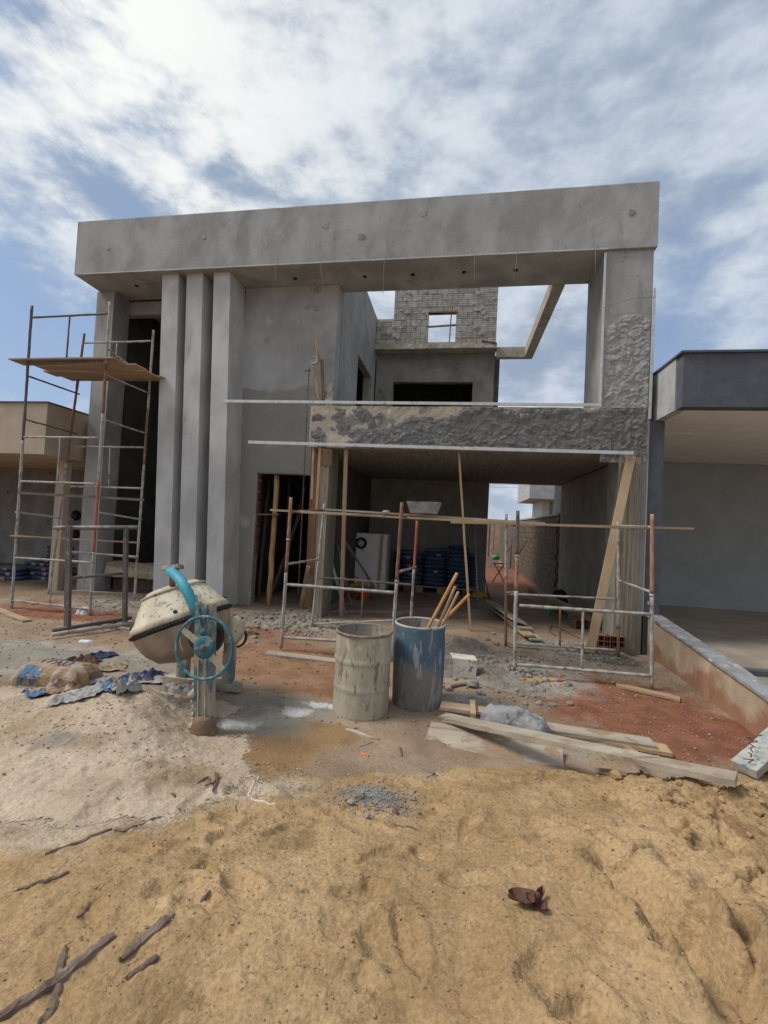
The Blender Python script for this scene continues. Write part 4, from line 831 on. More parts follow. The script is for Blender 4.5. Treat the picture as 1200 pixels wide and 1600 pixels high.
MB().tube([atZ(x, y, .16) for x, y in ((868, 993), (858, 985), (862, 978), (872, 980))]+[atZ(905, 997, .16)], .008, 5).build('bent_rod', 'steel_rod', None, 'bent thin steel rod lying on the garage floor', 'rod')

# doorway and column timber
stick('wooden_pole', atY(433, 742, 9.12), atZ(420, 948, .13), .115, .1, 'wood_pole', 'round yellowish pole standing in the dark doorway', 'pole', round_=True, wob=.012)
stick('board', atY(402, 804, 8.96), atY(437, 804, 8.96), .16, .03, 'wood_red', 'short brown board nailed across the pole in the doorway', 'board', up=(0, 0, 1))
for i, (a, b, Y_) in enumerate(((((421, 745)), (412, 915), 10.4), ((452, 745), (455, 900), 11.2), ((470, 800), (432, 910), 10.8), ((478, 760), (440, 905), 11.4))):
    stick('wooden_pole', atY(*a, Y_), (atY(*b, Y_).x, Y_-.3, .13), .09, .09, 'wood_dim', ('dim upright pole inside the doorway nearest its left jamb', 'dim upright pole deep inside the doorway', 'dim slanting pole crossing low inside the doorway', 'dim slanting pole behind the chain in the doorway')[i], 'pole', round_=True, wob=.01, group='props inside the dark doorway')
stick('formwork_board', atY(493, 700, 8.6), atY(482, 948, 8.7), .16, .03, 'wood_red', 'dark brown formwork board standing left of the garage column', 'board', group='formwork boards at the garage column')
stick('formwork_board', atY(490, 700, 8.3), atY(487, 780, 8.3), .045, .03, 'wood_new', 'short pale lath on the left side of the garage column head', 'board', group='formwork boards at the garage column')
stick('formwork_board', atY(500, 700, 8.2), atY(495, 795, 8.2), .05, .03, 'wood_pole', 'short orange lath on the garage column head', 'board', group='formwork boards at the garage column')
stick('formwork_board', atY(512, 702, 8.22), atY(510, 727, 8.22), .2, .03, 'wood_red', 'small brown board at the very top of the garage column', 'board', group='formwork boards at the garage column')
stick('timber_lath', atY(482, 885, 8.6), atZ(470, 950, .14), .09, .03, 'wood_tan', 'pale split lath leaning in the doorway near the ground', 'lath')
# wooden stakes, pulley and chain
for i, (a, b, w_) in enumerate((((487, 527), (503, 572), .06), ((491, 575), (497, 624), .05), ((503, 562), (505, 624), .07), ((493, 532), (496, 560), .04))):
    stick('wooden_stake', atY(*a, 8.75-i*.01), atY(*b, 8.72-i*.01), w_, .03, ('wood_pole', 'wood_pole', 'wood_red', 'wood_new')[i],
          ('slanting splintered stake carrying the pulley', 'upright orange stake under the pulley', 'upright dark brown stake right of the pulley', 'short splinter at the top of the stakes')[i], 'stake', group='stakes carrying the pulley', taper=.6 if i != 2 else 1)
pu = thing('pulley', atY(491, 563, 8.6), 'small round pulley wheel hanging on the wooden stakes', 'pulley')
pp = atY(491, 563, 8.6); Mx = Matrix.Translation(pp) @ Matrix.Rotation(math.pi/2, 4, 'X')
MB().lathe([(.05, -.012), (.075, -.02), (.085, -.02), (.075, 0), (.085, .02), (.075, .02), (.05, .012), (.05, -.012)], 24, Mx).build('wheel', 'tube', pu)
for k in range(3):
    a = k*math.pi/3; MB().beam(pp-Vector((math.cos(a)*.06, 0, math.sin(a)*.06)), pp+Vector((math.cos(a)*.06, 0, math.sin(a)*.06)), .012, .012, up=(0, 1, 0)).build('spoke', 'tube', pu)
ch = MB(); ca = atY(483, 575, 8.55); cb_ = atY(466, 930, 8.62); n = 95
for k in range(n):
    c = ca.lerp(cb_, k/n); L = (cb_-ca).length/n*.72; d = (cb_-ca).normalized(); s_ = Vector((1, 0, 0)) if k % 2 else Vector((0, 1, 0))
    ch.tube([c+d*(L*math.cos(a))+s_*(.014*math.sin(a)) for a in [i*math.pi/3 for i in range(7)]], .0045, 4, cap=False)
ch.tube([atY(476, 579, 8.55), atY(485, 579, 8.55)], .015, 6)
ch.build('chain', 'tube_dark', None, 'thin metal chain hanging from the pulley down past the doorway', 'chain')

# ------------------------------------------------------------------ scaffolds
def frame(parent, pts, mat='tube', r=.023, name='frame'):
    mb = MB()
    for a, b in pts: mb.tube([a, Vector(a).lerp(Vector(b), .5), b], r, 10)
    return mb.build(name, mat, parent)
def tub(name, a, b, parent, mat='tube', r=.023, n=3):
    n = max(2, int((Vector(b)-Vector(a)).length/.09)); rr = [r*1.06*random.uniform(.95, 1.05) if random.random() < .8 else r*random.uniform(1.08, 1.28) for _ in range(n+1)]; w_ = .0022
    return MB().tube([Vector(a).lerp(Vector(b), i/n)+Vector((random.uniform(-w_, w_), random.uniform(-w_, w_), random.uniform(-w_, w_))) for i in range(n+1)], rr, 9).build(name, mat, parent)
YF, YR = 7.3, 8.42
sc1 = thing('scaffold_tower', (-7.5, 7.8, 0), 'tall rusty pipe scaffold tower with a plank deck in front of the left opening', 'scaffold')
def gnd(x, y): return top_h(x, y)
def legp(top, bot, Y): a = atY(*top, Y); b = atY(*bot, Y); return a, Vector((b.x, Y, gnd(b.x, Y)-.01))
for (t_, b_, Y_, segs) in (((50, 478), (18, 952), YF, (('tube_dark', 0, .45), ('tube', .45, 1))), ((172, 472), (140, 962), YF, (('tube', 0, .2), ('tube_rust', .2, .36), ('tube', .36, .58), ('tube_red', .58, .80), ('tube', .80, 1))),
                           ((132, 521), (75, 945), YR, (('tube_rust', 0, .5), ('tube', .5, 1))), ((240, 516), (210, 935), YR, (('tube', 0, .3), ('tube_rust', .3, .5), ('tube', .5, 1)))):
    a, b = legp(t_, b_, Y_)
    for m_, t0, t1 in segs: tub('leg', a.lerp(b, t0), a.lerp(b, t1), sc1, m_)
def hbar(x0, y0, x1, y1, Y0_, Y1_=None, mat='tube', nm='cross_bar', par=sc1, r=.019): return tub(nm, atY(x0, y0, Y0_), atY(x1, y1, Y0_ if Y1_ is None else Y1_), par, mat, r)
for q in ((51, 496, 170, 490, 'tube_dark'), (41, 570, 160, 563, 'tube_dark'), (38, 683, 154, 684, 'tube'), (32, 752, 150, 756, 'tube'), (22, 871, 143, 879, 'tube'), (18, 938, 141, 952, 'tube')): hbar(*q[:4], YF, None, q[4])
for q in ((133, 536, 238, 533, 'tube'), (129, 593, 236, 592, 'tube_dark'), (121, 698, 228, 699, 'tube'), (112, 863, 216, 870, 'tube'), (110, 760, 222, 763, 'tube')): hbar(*q[:4], YR, None, q[4])
for q in ((109, 494, 104, 562, YF, 'tube_dark'), (94, 685, 90, 752, YF, 'tube'), (82, 876, 78, 942, YF, 'tube'), (183, 537, 181, 560, YR, 'tube'), (172, 700, 170, 760, YR, 'tube')): hbar(q[0], q[1], q[2], q[3], q[4], None, q[5], 'upright', r=.014)
for q in ((46, 560, 129, 590), (45, 588, 124, 616), (41, 656, 121, 678), (168, 545, 236, 595), (164, 585, 234, 615), (163, 656, 230, 678), (24, 800, 114, 812), (150, 800, 222, 812)): hbar(*q, YF, YR, 'tube_dark' if q[1] < 700 and q[0] < 60 else 'tube', 'side_bar', r=.016)
dz = atY(45, 566, YF).z
for k, (ya, yb_, x0, x1) in enumerate(((7.2, 7.52, -8.75, -6.45), (7.54, 7.86, -8.55, -6.25), (7.88, 8.2, -8.7, -6.3), (8.22, 8.5, -8.6, -6.2))):
    MB().beam((x0, (ya+yb_)/2, dz+.03+.004*k), (x1, (ya+yb_)/2, dz+.035), yb_-ya, .026, seg=4, jit=.004).build('deck_plank', 'wood_tan', None, ('front scaffold deck plank nearest the viewer', 'second scaffold deck plank from the front', 'third scaffold deck plank from the front', 'rear scaffold deck plank nearest the house')[k], 'plank', 'deck planks on the tall scaffold')
    bpy.data.objects[-1] if False else None
MB().beam(atY(30, 770, YF-.03), atY(225, 781, YR-.2), .06, .05, seg=10, jit=.006).build('rough_pole', 'wood_dim', None, 'rough grey timber laid across the scaffold at mid height', 'timber')
MB().beam(atY(18, 837, YF-.04), atY(218, 848, YR-.3), .12, .03, up=(0, .1, 1), seg=8, jit=.004).build('loose_plank', 'wood_tan', None, 'reddish plank laid across the scaffold tower at chest height', 'plank')
# small trestle scaffold in front of it
t1 = thing('scaffold_trestle', (-6, 6.6, 0), 'low grey trestle frame standing in front of the scaffold tower', 'trestle')
A0 = atY(108, 822, 6.35); A1 = Vector((atY(105, 985, 6.35).x, 6.35, .03)); B0 = atY(197, 822, 6.9); B1 = Vector((atY(195, 975, 6.9).x, 6.9, .03))
for a, b, w_ in ((A0, A1, .09), (B0, B1, .07)): MB().beam(a, b, w_, .05, up=(0, 1, 0), seg=6, jit=.003).build('leg', 'tube_dark', t1)
MB().tube([atY(86, 824, 6.3), atY(216, 823, 7.0)], .024, 8).build('top_rail', 'tube', t1); MB().tube([atY(82, 826, 6.42), atY(215, 826, 7.1)], .02, 8).build('top_rail', 'tube_dark', t1)
MB().tube([atY(110, 903, 6.36), atY(193, 896, 6.9)], .025, 8, jit=.1).build('cross_bar', 'tube_dark', t1)
for a, b in (((112, 923), (240, 930)), ((112, 862), (215, 872))): MB().tube([atY(*a, 6.36), atY(*b, 7.6)], .014, 7).build('cross_bar', 'tube', t1)
for a, b, m_ in (((82, 985), (205, 966), 'tube_dark'), ((80, 992), (215, 973), 'tube')):
    p, q = atZ(*a, .06), atZ(*b, .06); MB().tube([p, p.lerp(q, .5)+Vector((0, 0, .005)), q], .032, 10, jit=.06).build('ground_pole', m_, None, 'dark pipe lying on the ground under the trestle' if m_ == 'tube_dark' else 'pale pipe lying on the ground in front of the trestle', 'pipe', 'pipes lying under the trestle')
# stool scaffolds
def stool(label, loc, front, rear, Yf, Yr, fl_, rl_, mats, topf, topr):
    t = thing('pipe_scaffold', loc, label, 'scaffold', 'low pipe scaffolds in front of the garage')
    for i, (tp, bt) in enumerate(front):
        a = atY(*tp, Yf); b = atY(*bt, Yf); b = Vector((b.x, Yf, gnd(b.x, Yf)+.025))
        ms = mats[i]
        for m_, t0, t1_ in ms: tub('leg', a.lerp(b, t0), a.lerp(b, t1_), t, m_, .024)
        for tt in (ms[0][2],): tub('collar', a.lerp(b, tt-.005), a.lerp(b, tt+.008), t, 'tube', .030, 1)
    for i, (tp, bt) in enumerate(rear):
        a = atY(*tp, Yr); b = atY(*bt, Yr); b = Vector((b.x, Yr, gnd(b.x, Yr)))
        for m_, t0, t1_ in mats[i+2]: tub('leg', a.lerp(b, t0), a.lerp(b, t1_), t, m_, .022)
    for q in fl_: hbar(*q, Yf, None, 'tube', 'cross_bar', t, .022)
    for q in rl_: hbar(*q[:4], Yr, None, q[4] if len(q) > 4 else 'tube', 'cross_bar', t, .018)
    return t
Fy, Ry = 6.5, 7.75
s1 = stool('left pipe scaffold frame carrying planks in front of the garage column', (-1.7, 7.1, 0), [((455, 777), (439, 1020)), ((628, 785), (614, 985))], [((507, 787), (487, 985)), ((652, 812), (642, 955))], Fy, Ry,
      [(446, 913, 617, 926), (444, 996, 612, 1006)], [(497, 902, 648, 914, 'tube_dark'), (489, 975, 640, 968)],
      [[('wood_pole' if False else 'tube_orange', 0, .28), ('tube_rust', .28, .5), ('tube', .5, 1)], [('tube_rust', 0, .5), ('tube', .5, 1)], [('tube', 0, 1)], [('tube_red', 0, .42), ('tube', .42, 1)]], None, None)
for q in ((451, 881, 497, 874), (624, 893, 650, 886)): hbar(*q, Fy, Ry, 'tube', 'side_bar', s1, .018)
for q in ((456, 800, 507, 797), (628, 806, 652, 812)): hbar(*q, Fy, Ry, 'tube_rust', 'side_bar', s1, .02)
hbar(568, 906, 565, 965, Ry, None, 'tube_dark', 'upright', s1, .016)
s2 = stool('right pipe scaffold frame carrying planks in front of the garage opening', (1.8, 7.1, 0), [((809, 798), (804, 1042)), ((1019, 803), (1018, 1082))], [((791, 803), (790, 1015)), ((966, 815), (966, 1025))], Fy, Ry,
      [(811, 946, 1018, 960), (808, 1038, 1018, 1056)], [(793, 928, 963, 936), (793, 1005, 963, 1016)],
      [[('tube_dark', 0, .28), ('tube_orange', .28, .50), ('tube', .50, 1)], [('tube_orange', 0, .47), ('tube', .47, 1)], [('tube', 0, .5), ('tube_rust', .5, 1)], [('tube', 0, .8), ('tube_rust', .8, 1)]], None, None)
for q in ((808, 925, 793, 926), (1016, 925, 967, 907), (809, 822, 791, 818), (1019, 824, 967, 822)): hbar(*q, Fy, Ry, 'tube', 'side_bar', s2, .019)
hbar(911, 953, 909, 1044, Fy, None, 'tube', 'upright', s2, .016); hbar(875, 950, 875, 1008, Ry, None, 'tube_rust', 'upright', s2, .014)
for a, b in (((811, 866), (822, 844)), ((813, 862), (825, 842)), ((793, 862), (803, 842))): MB().tube([atY(*a, Fy), atY(*b, Fy)], .008, 5).build('bent_tie', 'steel_rod', s2)
MB().tube([atY(1016, 945, Fy), atY(1013, 945, Fy-.03), atY(1013, 940, Fy-.03)], .008, 5).build('hook', 'tube', s2)
# planks on the stools
pz = 2.12
for k, (a, b, w_, h_, m_, Yk, l_) in enumerate((((425, 797), (600, 806), .16, .03, 'wood_x', 6.62, 'short pale plank end sticking out left on the scaffold frames'), ((462, 800), (890, 822), .22, .032, 'wood_new', 6.85, 'long pale plank across both scaffold frames at their front'),
        ((508, 796), (850, 818), .2, .03, 'wood_x', 7.2, 'grey plank laid behind the front plank on the scaffold frames'), ((704, 816), (1080, 826), .15, .03, 'wood_tan', 6.66, 'yellowish plank sticking out to the right of the scaffold frames'), ((760, 817), (1010, 826), .2, .03, 'wood_dim', 7.3, 'darker plank on the rear of the right scaffold frame'))):
    stick('scaffold_plank', atY(*a, Yk), atY(*b, Yk), w_, h_, m_, l_, 'plank', up=(0, 0, 1), group='planks laid across the low scaffolds')
# mortar tray on top
p = atY(662, 803, 6.85); tx, ty, tz_ = p.x, p.y, p.z+.005
mb = MB(); bx, by_, tw, td, th_ = .20, .13, .26, .18, .17
def ringv(w, d, z): return [Vector((tx+sx_*w, ty+sy_*d, tz_+z+random.uniform(-.01, .01))) for sx_, sy_ in ((-1, -1), (-.3, -1.05), (.4, -1), (1, -1), (1.03, 0), (1, 1), (.2, 1.04), (-.5, 1), (-1, 1), (-1.04, 0))]
v0 = ringv(bx, by_, 0); v1 = ringv(tw, td, th_); v2 = ringv(tw-.025, td-.025, th_); v3 = ringv(bx-.02, by_-.02, .04); n = 10
mb.add(v0+v1+v2+v3, [(i, (i+1) % n, n+(i+1) % n, n+i) for i in range(n)]+[(n+i, n+(i+1) % n, 2*n+(i+1) % n, 2*n+i) for i in range(n)]+[(2*n+i, 2*n+(i+1) % n, 3*n+(i+1) % n, 3*n+i) for i in range(n)]+[tuple(range(3*n, 4*n)), tuple(reversed(range(n)))])
mb.build('mortar_tray', 'tray', None, 'grey mortar splashed tub sitting on the scaffold planks', 'mortar tub')
def rock(r_, seed=0, sub=2, sq=.7):
    import bmesh
    bm = bmesh.new(); bmesh.ops.create_icosphere(bm, subdivisions=sub, radius=1); rr = random.Random(seed)
    off = Vector((rr.uniform(-9, 9), rr.uniform(-9, 9), 0))
    for v in bm.verts:
        k = 1+.35*float(fbm(v.co.x*1.3+off.x, v.co.y*1.3+v.co.z+off.y, seed, 3)); v.co = Vector((v.co.x*k, v.co.y*k*.85, v.co.z*k*sq))*r_
    v = [tuple(x.co) for x in bm.verts]; f = [tuple(x.index for x in y.verts) for y in bm.faces]; bm.free(); return v, f
def put_rock(name, p, r_, mat, label, cat, seed=0, sq=.7, group=None, sink=.3):
    v, f = rock(r_, seed, 2, sq); me = bpy.data.meshes.new(name); me.from_pydata(v, [], f); me.materials.append(MT[mat]); me.update()
    o = bpy.data.objects.new(name, me); link(o); o.location = Vector(p)+Vector((0, 0, r_*sq*(1-sink))); o.rotation_euler = (0, 0, seed*1.3); return tag(o, label, cat, group)
put_rock('mortar_clod', atY(603, 803, 6.85), .06, 'rough_dry', 'lump of mortar on the scaffold planks left of the tub', 'mortar lump', 3, .6)
# boards under scaffold feet
def gplank(a, b, w, t, mat, label, lift=0.0, cat='plank', group=None, name='plank', za=None, zb=None, roll=(0, 0, 1)):
    p = onG(*a); q = onG(*b); p.z += t/2+lift+.004; q.z += t/2+lift+.004
    if za is not None: p = atZ(*a, za)
    if zb is not None: q = atZ(*b, zb)
    return stick(name, p, q, w, t, mat, label, cat, up=roll, group=group, seg=8)
gplank((416, 1022), (560, 1040), .17, .03, 'wood_x', 'pale plank under the left foot of the scaffold, behind the pale drum')
gplank((963, 1072), (1062, 1095), .14, .03, 'wood_tan', 'short plank under the right foot of the right scaffold frame')
gplank((803, 1067), (880, 1062), .13, .02, 'wood_orange', 'small orange brown board lying on the red soil edge')

# ------------------------------------------------------------------ concrete mixer
mx = thing('concrete_mixer', (-2.7, 4.3, 0), 'old teal and cream concrete mixer crusted with mortar, hand wheel in front', 'concrete mixer')
rc = atY(282, 975, 4.40)                                    # centre of the ring gear
ax = (Vector((-.43, .03, 1))).normalized()
q_ = Vector((0, 0, 1)).rotation_difference(ax); DM = Matrix.Translation(rc+Vector((.03, 0, .02))) @ q_.to_matrix().to_4x4() @ Matrix.Scale(.90, 4) @ Matrix.Scale(.90, 4, (0, 0, 1))
up_ = MB().lathe([(.545, .035), (.553, .05), (.548, .10), (.535, .115), (.50, .155), (.355, .42), (.345, .425), (.30, .475), (.285, .49), (.268, .495), (.262, .485), (.30, .43), (.48, .14)], 72, DM, jit=.003)
upo = up_.build('drum_cone', 'mixer_crust', mx)
MB().lathe([(.352, .418), (.366, .425), (.364, .445), (.332, .455)], 64, DM, jit=.003).build('mouth_band', 'mixer_crust', upo)
MB().lathe([(.545, -.03), (.535, -.09), (.47, -.27), (.36, -.40), (.2, -.46), (.0, -.475)], 72, DM, jit=.004).build('drum_bowl', 'mixer_low', mx)
rg = MB(); rg.lathe([(.53, -.02), (.566, -.02), (.57, 0), (.566, .02), (.53, .02), (.53, -.02)], 72, DM)
for k in range(96):
    a = 2*math.pi*k/96; M2 = DM @ Matrix.Rotation(a, 4, 'Z'); rg.box((.562, -.007, -.008), (.580, .007, .024), M2)
rg.build('ring_gear', 'rubber', mx)
for a in (-1.05, -2.4, .4):
    M2 = DM @ Matrix.Rotation(a, 4, 'Z'); MB().lathe([(0, .03), (.02, .03), (.022, .02), (.022, 0)], 12, M2 @ Matrix.Translation((.515, 0, .125)) @ Matrix.Rotation(math.pi/2-.5, 4, 'Y')).build('bolt', 'rubber', upo)
# splatters of mortar as relief on the cone
for k in range(40):
    a = random.uniform(-math.pi, 0); t = random.uniform(0, 1); r0 = .50+(.355-.50)*t; z0 = .155+(.42-.155)*t; M2 = DM @ Matrix.Rotation(a, 4, 'Z') @ Matrix.Translation((r0, 0, z0)) @ Matrix.Rotation(-.5, 4, 'Y')
    n = 7; s_ = random.uniform(.008, .024); MB().add([M2 @ Vector((.006, 0, 0))]+[M2 @ Vector((-.002, math.cos(2*math.pi*i/n)*s_*random.uniform(.6, 1.3), math.sin(2*math.pi*i/n)*s_*random.uniform(.6, 1.8))) for i in range(n)], [(0, 1+i, 1+(i+1) % n) for i in range(n)], True).build('mortar_speck', 'caked', upo)
YP = 3.80
pt = atY(318, 943, YP); pb = atY(316, 1135, YP); pb.z = -.02
po = MB(); w_ = .155
ctr = lambda t: pt.lerp(pb, t)
up2 = Vector((0, 1, 0))
po.beam(pt, pb, w_, .012, up=up2, seg=10, jit=.002)
for s_ in (-1, 1): po.beam(pt+Vector((s_*w_/2, .04, 0)), pb+Vector((s_*w_/2, .04, 0)), .012, .09, up=up2, seg=10, jit=.001)
post = po.build('front_post', 'teal_worn', mx)
MB().beam(pt+Vector((-.05, -.012, -.01)), pt.lerp(pb, .17)+Vector((-.01, -.012, 0)), .012, .01, up=up2).build('post_rib', 'teal', post)
MB().beam(pt+Vector((.05, -.012, -.01)), pt.lerp(pb, .17)+Vector((.01, -.012, 0)), .012, .01, up=up2).build('post_rib', 'teal', post)
for s_ in (-.035, .035): MB().beam(pt.lerp(pb, .42)+Vector((s_, -.014, 0)), pb+Vector((s_, -.014, .12)), .012, .018, up=up2, seg=8, jit=.003).build('post_rib', 'caked', post)
def lumps(name, pts, r_, mat, parent, seed):
    mb = MB()
    for i, p in enumerate(pts):
        v, f = rock(r_*random.uniform(.7, 1.3), seed+i, 2, 1.0); mb.add([Vector(t)+p for t in v], f, True)
    return mb.build(name, mat, parent)
lumps('caked_mortar', [ctr(.60+.035*i+random.uniform(-.02, .02))+Vector((-.082+random.uniform(-.022, .012), random.uniform(-.01, .05), 0)) for i in range(13)], .030, 'caked', post, 60)
lumps('caked_mortar', [ctr(.9)+Vector((x, -.01, 0)) for x in (-.05, 0, .05)], .04, 'caked', post, 70)
MB().lathe([(.0, -.03), (.14, -.03), (.125, .03), (.10, .10), (.088, .15), (.07, .17), (0, .175)], 14, Matrix.Translation((pb.x+.01, YP, .0)), jit=.05).build('mud_foot', 'mud', mx)
hub = atY(319, 1012, YP-.13); HM = Matrix.Translation(hub) @ Matrix.Rotation(R(90), 4, 'X') @ Matrix.Rotation(R(0), 4, 'Y')
hw = thing('hand_wheel', (0, 0, 0), None, None); hw.parent = mx; hw.location = hub-mx.location
for k in ('label', 'category'):
    if k in hw: del hw[k]
RW = .272
HB = Matrix.Translation(Vector((0, 0, 0)))
MB().tube([hub+Vector((RW*math.cos(a), .012*math.sin(a), RW*math.sin(a))) for a in [2*math.pi*i/48 for i in range(49)]], .0145, 10, cap=False).build('wheel_rim', 'teal', hw)
MB().lathe([(0, .012), (.02, .03), (.022, .012), (.05, .014), (.098, .012), (.104, .0), (.098, -.015), (0, -.018)], 32, HM).build('hub_plate', 'teal', hw)
MB().lathe([(0, .05), (.018, .05), (.022, .045), (.024, .012), (.032, .012)], 16, HM).build('hub_bolt', 'tube_rust', hw)
for a, m_ in ((R(147), 'caked'), (R(-42), 'caked')):
    d = Vector((math.cos(a), 0, math.sin(a))); MB().beam(hub+d*.09, hub+d*(RW-.01), .062, .012, up=(0, 1, 0), taper=.8).build('spoke', m_, hw)
MB().tube([hub+Vector((0, .14, 0)), hub+Vector((0, .0, 0))], .025, 10).build('axle', 'rubber', mx)
MB().lathe([(0, .02), (.03, .02), (.034, .0)], 14, Matrix.Translation(atY(318, 988, YP-.02)) @ Matrix.Rotation(R(90), 4, 'X')).build('post_bolt', 'teal', post)
pinc = atY(322, 993, YP+.13); MB().lathe([(0, .03), (.17, .03), (.18, .02), (.18, -.02), (.17, -.03), (0, -.03)], 40, Matrix.Translation(pinc) @ Matrix.Rotation(R(90), 4, 'X')).build('drive_gear', 'rubber', mx)
MB().tube([atY(318, 1005, YP+.1)+Vector((RW*.82*math.cos(a)-.02, .0, .03+RW*.82*math.sin(a))) for a in [R(95)+R(7)*i for i in range(18)]], .008, 8).build('guard_hoop', 'caked', mx)
# yoke tube over the drum
yk = [atY(*q) for q in ((311, 968, YP+.06), (302, 945, YP+.02), (293, 925, YP+.03), (283, 908, YP+.08), (272, 897, YP+.2), (266, 892, YP+.30))]
MB().tube(yk, [.045, .047, .047, .047, .047, .047], 16).build('yoke_arm', 'teal_bright', mx)
e = yk[-1]; MB().beam(e+Vector((-.09, .02, .015)), e+Vector((.10, .02, .05)), .10, .04, up=(0, .2, 1), seg=4, jit=.004).build('yoke_cap', 'teal_worn', mx)
MB().tube([e+Vector((0, .03, 0)), e+Vector((-.02, .08, -.16))], .03, 10).build('yoke_pin', 'tube_rust', mx)
# rear support, second leg, motor housing
mc = atY(364, 985, 4.85)
MB().lathe([(0, .12), (.07, .12), (.115, .06), (.12, -.04), (.10, -.1), (0, -.12)], 24, Matrix.Translation(mc) @ Matrix.Rotation(R(80), 4, 'X') @ Matrix.Scale(1.35, 4, (0, 1, 0)), jit=.01).build('motor_housing', 'mixer_crust', mx)
MB().lathe([(.10, .02), (.118, .02), (.122, 0), (.118, -.02), (.10, -.02)], 32, Matrix.Translation(mc+Vector((.01, .10, -.10))) @ Matrix.Rotation(R(80), 4, 'X')).build('pulley', 'rubber', mx)
rl = atY(350, 1025, 4.75)
for x_ in (-.55, .02): MB().beam(Vector((rl.x+x_, 4.85, .8)), Vector((rl.x+x_+.02, 4.8, 0)), .12, .09, up=(0, 1, 0), seg=5, jit=.004).build('rear_leg', 'teal_worn', mx)
MB().beam(Vector((pb.x, YP+.05, .07)), Vector((rl.x-.2, 4.8, .06)), .09, .09, seg=6, jit=.008).build('base_rail', 'caked', mx)
MB().beam(Vector((rl.x-.75, 4.8, .06)), Vector((rl.x+.2, 4.8, .06)), .1, .09, seg=6, jit=.008).build('base_rail', 'caked', mx)
def crumple(name, c, L, Wd, Hh, mat, seed, rz=0, n=40, m=26, cr=1.0, label=None, cat=None, group=None, puff=.5, sheet=False):
    X, Y = np.meshgrid(np.linspace(-1, 1, n), np.linspace(-1, 1, m), indexing='ij')
    th = ((1-np.abs(X)**5)*(1-np.abs(Y)**3))**.5
    rid = 1-np.abs(fbm(X*.9*cr*max(1, L/.3)*.8+seed, Y*.9*cr, seed, 4, .5))*1.7
    Z = Hh*th*(puff+(1-puff)*np.clip(rid, 0, 1.2))+.02
    xx = X*L/2*(1+.10*fbm(Y*2, X*0+seed, seed+3, 2))+.03*fbm(X*3, Y*3, seed+8, 2); yy = Y*Wd/2*(1+.16*fbm(X*2.2, Y*0+seed, seed+5, 3))+.05*fbm(X*2, Y*2, seed+6, 2)*Wd
    Z = Z*np.where(th < .02, .0, 1)
    if sheet:
        f1 = np.abs(((X*.45+Y*.35+seed*.37+.35*fbm(X*1.3, Y*1.3, seed, 2)) % 1.0)*2-1); f2 = np.abs(((X*.4-Y*.5+seed*.61+.4*fbm(X*1.5, Y, seed+4, 2)) % 1.0)*2-1)
        e_ = np.clip(np.maximum(np.abs(X), np.abs(Y)), 0, 1); Z = .012+Hh*(.10+.75*f1*f2*(1-e_**3)+.30*np.clip(fbm(X*1.1, Y*1.1, seed+9, 2), 0, 1)+.10*(f1*e_**4))+.008*fbm(X*4, Y*4, seed+2, 2)
        xx = X*L/2*(1+.14*fbm(Y*1.5, X*0+seed, seed+3, 2)); yy = Y*Wd/2*(1+.22*fbm(X*1.4, Y*0+seed, seed+5, 3))
    ca, sa = math.cos(rz), math.sin(rz); wx_, wy_ = c[0]+xx*ca-yy*sa, c[1]+xx*sa+yy*ca
    Zb = top_hv(wx_, wy_)
    o = grid_obj(name, wx_, wy_, Zb+Z-.008, mat, {}, None, None, org=(c[0], c[1], float(Zb.mean())), smooth=False, label=label, cat=cat, group=group)
    if sheet: m_ = o.modifiers.new('paper', 'SOLIDIFY'); m_.thickness = .004
    return o
# crumpled cement bags
EG = 'emptied cement bags left of the mixer'
p = onG(66, 1070); b1 = crumple('cement_bag', (p.x+.02, p.y+.16), .84, .46, .21, 'kraft', 12, .05, 44, 30, .3, 'puffed brown cement bag with purple lettering, largest of the emptied bags', 'cement bag', EG, .97)
q = onG(92, 1073); XX, ZZ = np.meshgrid(np.linspace(-.13, .05, 8), np.linspace(0, .15, 7), indexing='ij')
def on_bag(o, nm, mat, pts2d, off=.006):
    """lay a flat print on the bag: rays down on its mesh"""
    dg = bpy.context.evaluated_depsgraph_get(); dg.update(); oe = o.evaluated_get(dg)
    vs = []
    for (x, y) in pts2d:
        ok, l, nn, _ = oe.ray_cast(o.matrix_world.inverted() @ Vector((x, y, 3)), Vector((0, 0, -1)))
        vs.append((x-o.location.x, y-o.location.y, (l.z if ok else .1)+off))
    return vs
bpy.context.view_layer.update()
for j, txt in enumerate(('ITAU', 'ITAU')):
    cu = bpy.data.curves.new('lettering', 'FONT'); cu.body = txt; cu.size = .16; cu.extrude = 0; to = bpy.data.objects.new('tmp', cu); C.objects.link(to)
    dg = bpy.context.evaluated_depsgraph_get(); me = bpy.data.meshes.new_from_object(to.evaluated_get(dg)); bpy.data.objects.remove(to)
    import bmesh
    bm = bmesh.new(); bm.from_mesh(me); bmesh.ops.triangulate(bm, faces=bm.faces[:]); bmesh.ops.subdivide_edges(bm, edges=bm.edges[:], cuts=2)
    bm.to_mesh(me); bm.free(); a_ = .06
    xy = [(p.x-.13+v.co.x*math.cos(a_)*1.0-v.co.y*math.sin(a_), p.y+.19-j*.12+v.co.x*math.sin(a_)+v.co.y*math.cos(a_)) for v in me.vertices]
    vs = on_bag(b1, '', '', xy); 
    for v, c_ in zip(me.vertices, vs): v.co = c_
    me.materials.clear(); me.materials.append(MT['ink']); lo_ = bpy.data.objects.new('lettering', me); link(lo_, b1)
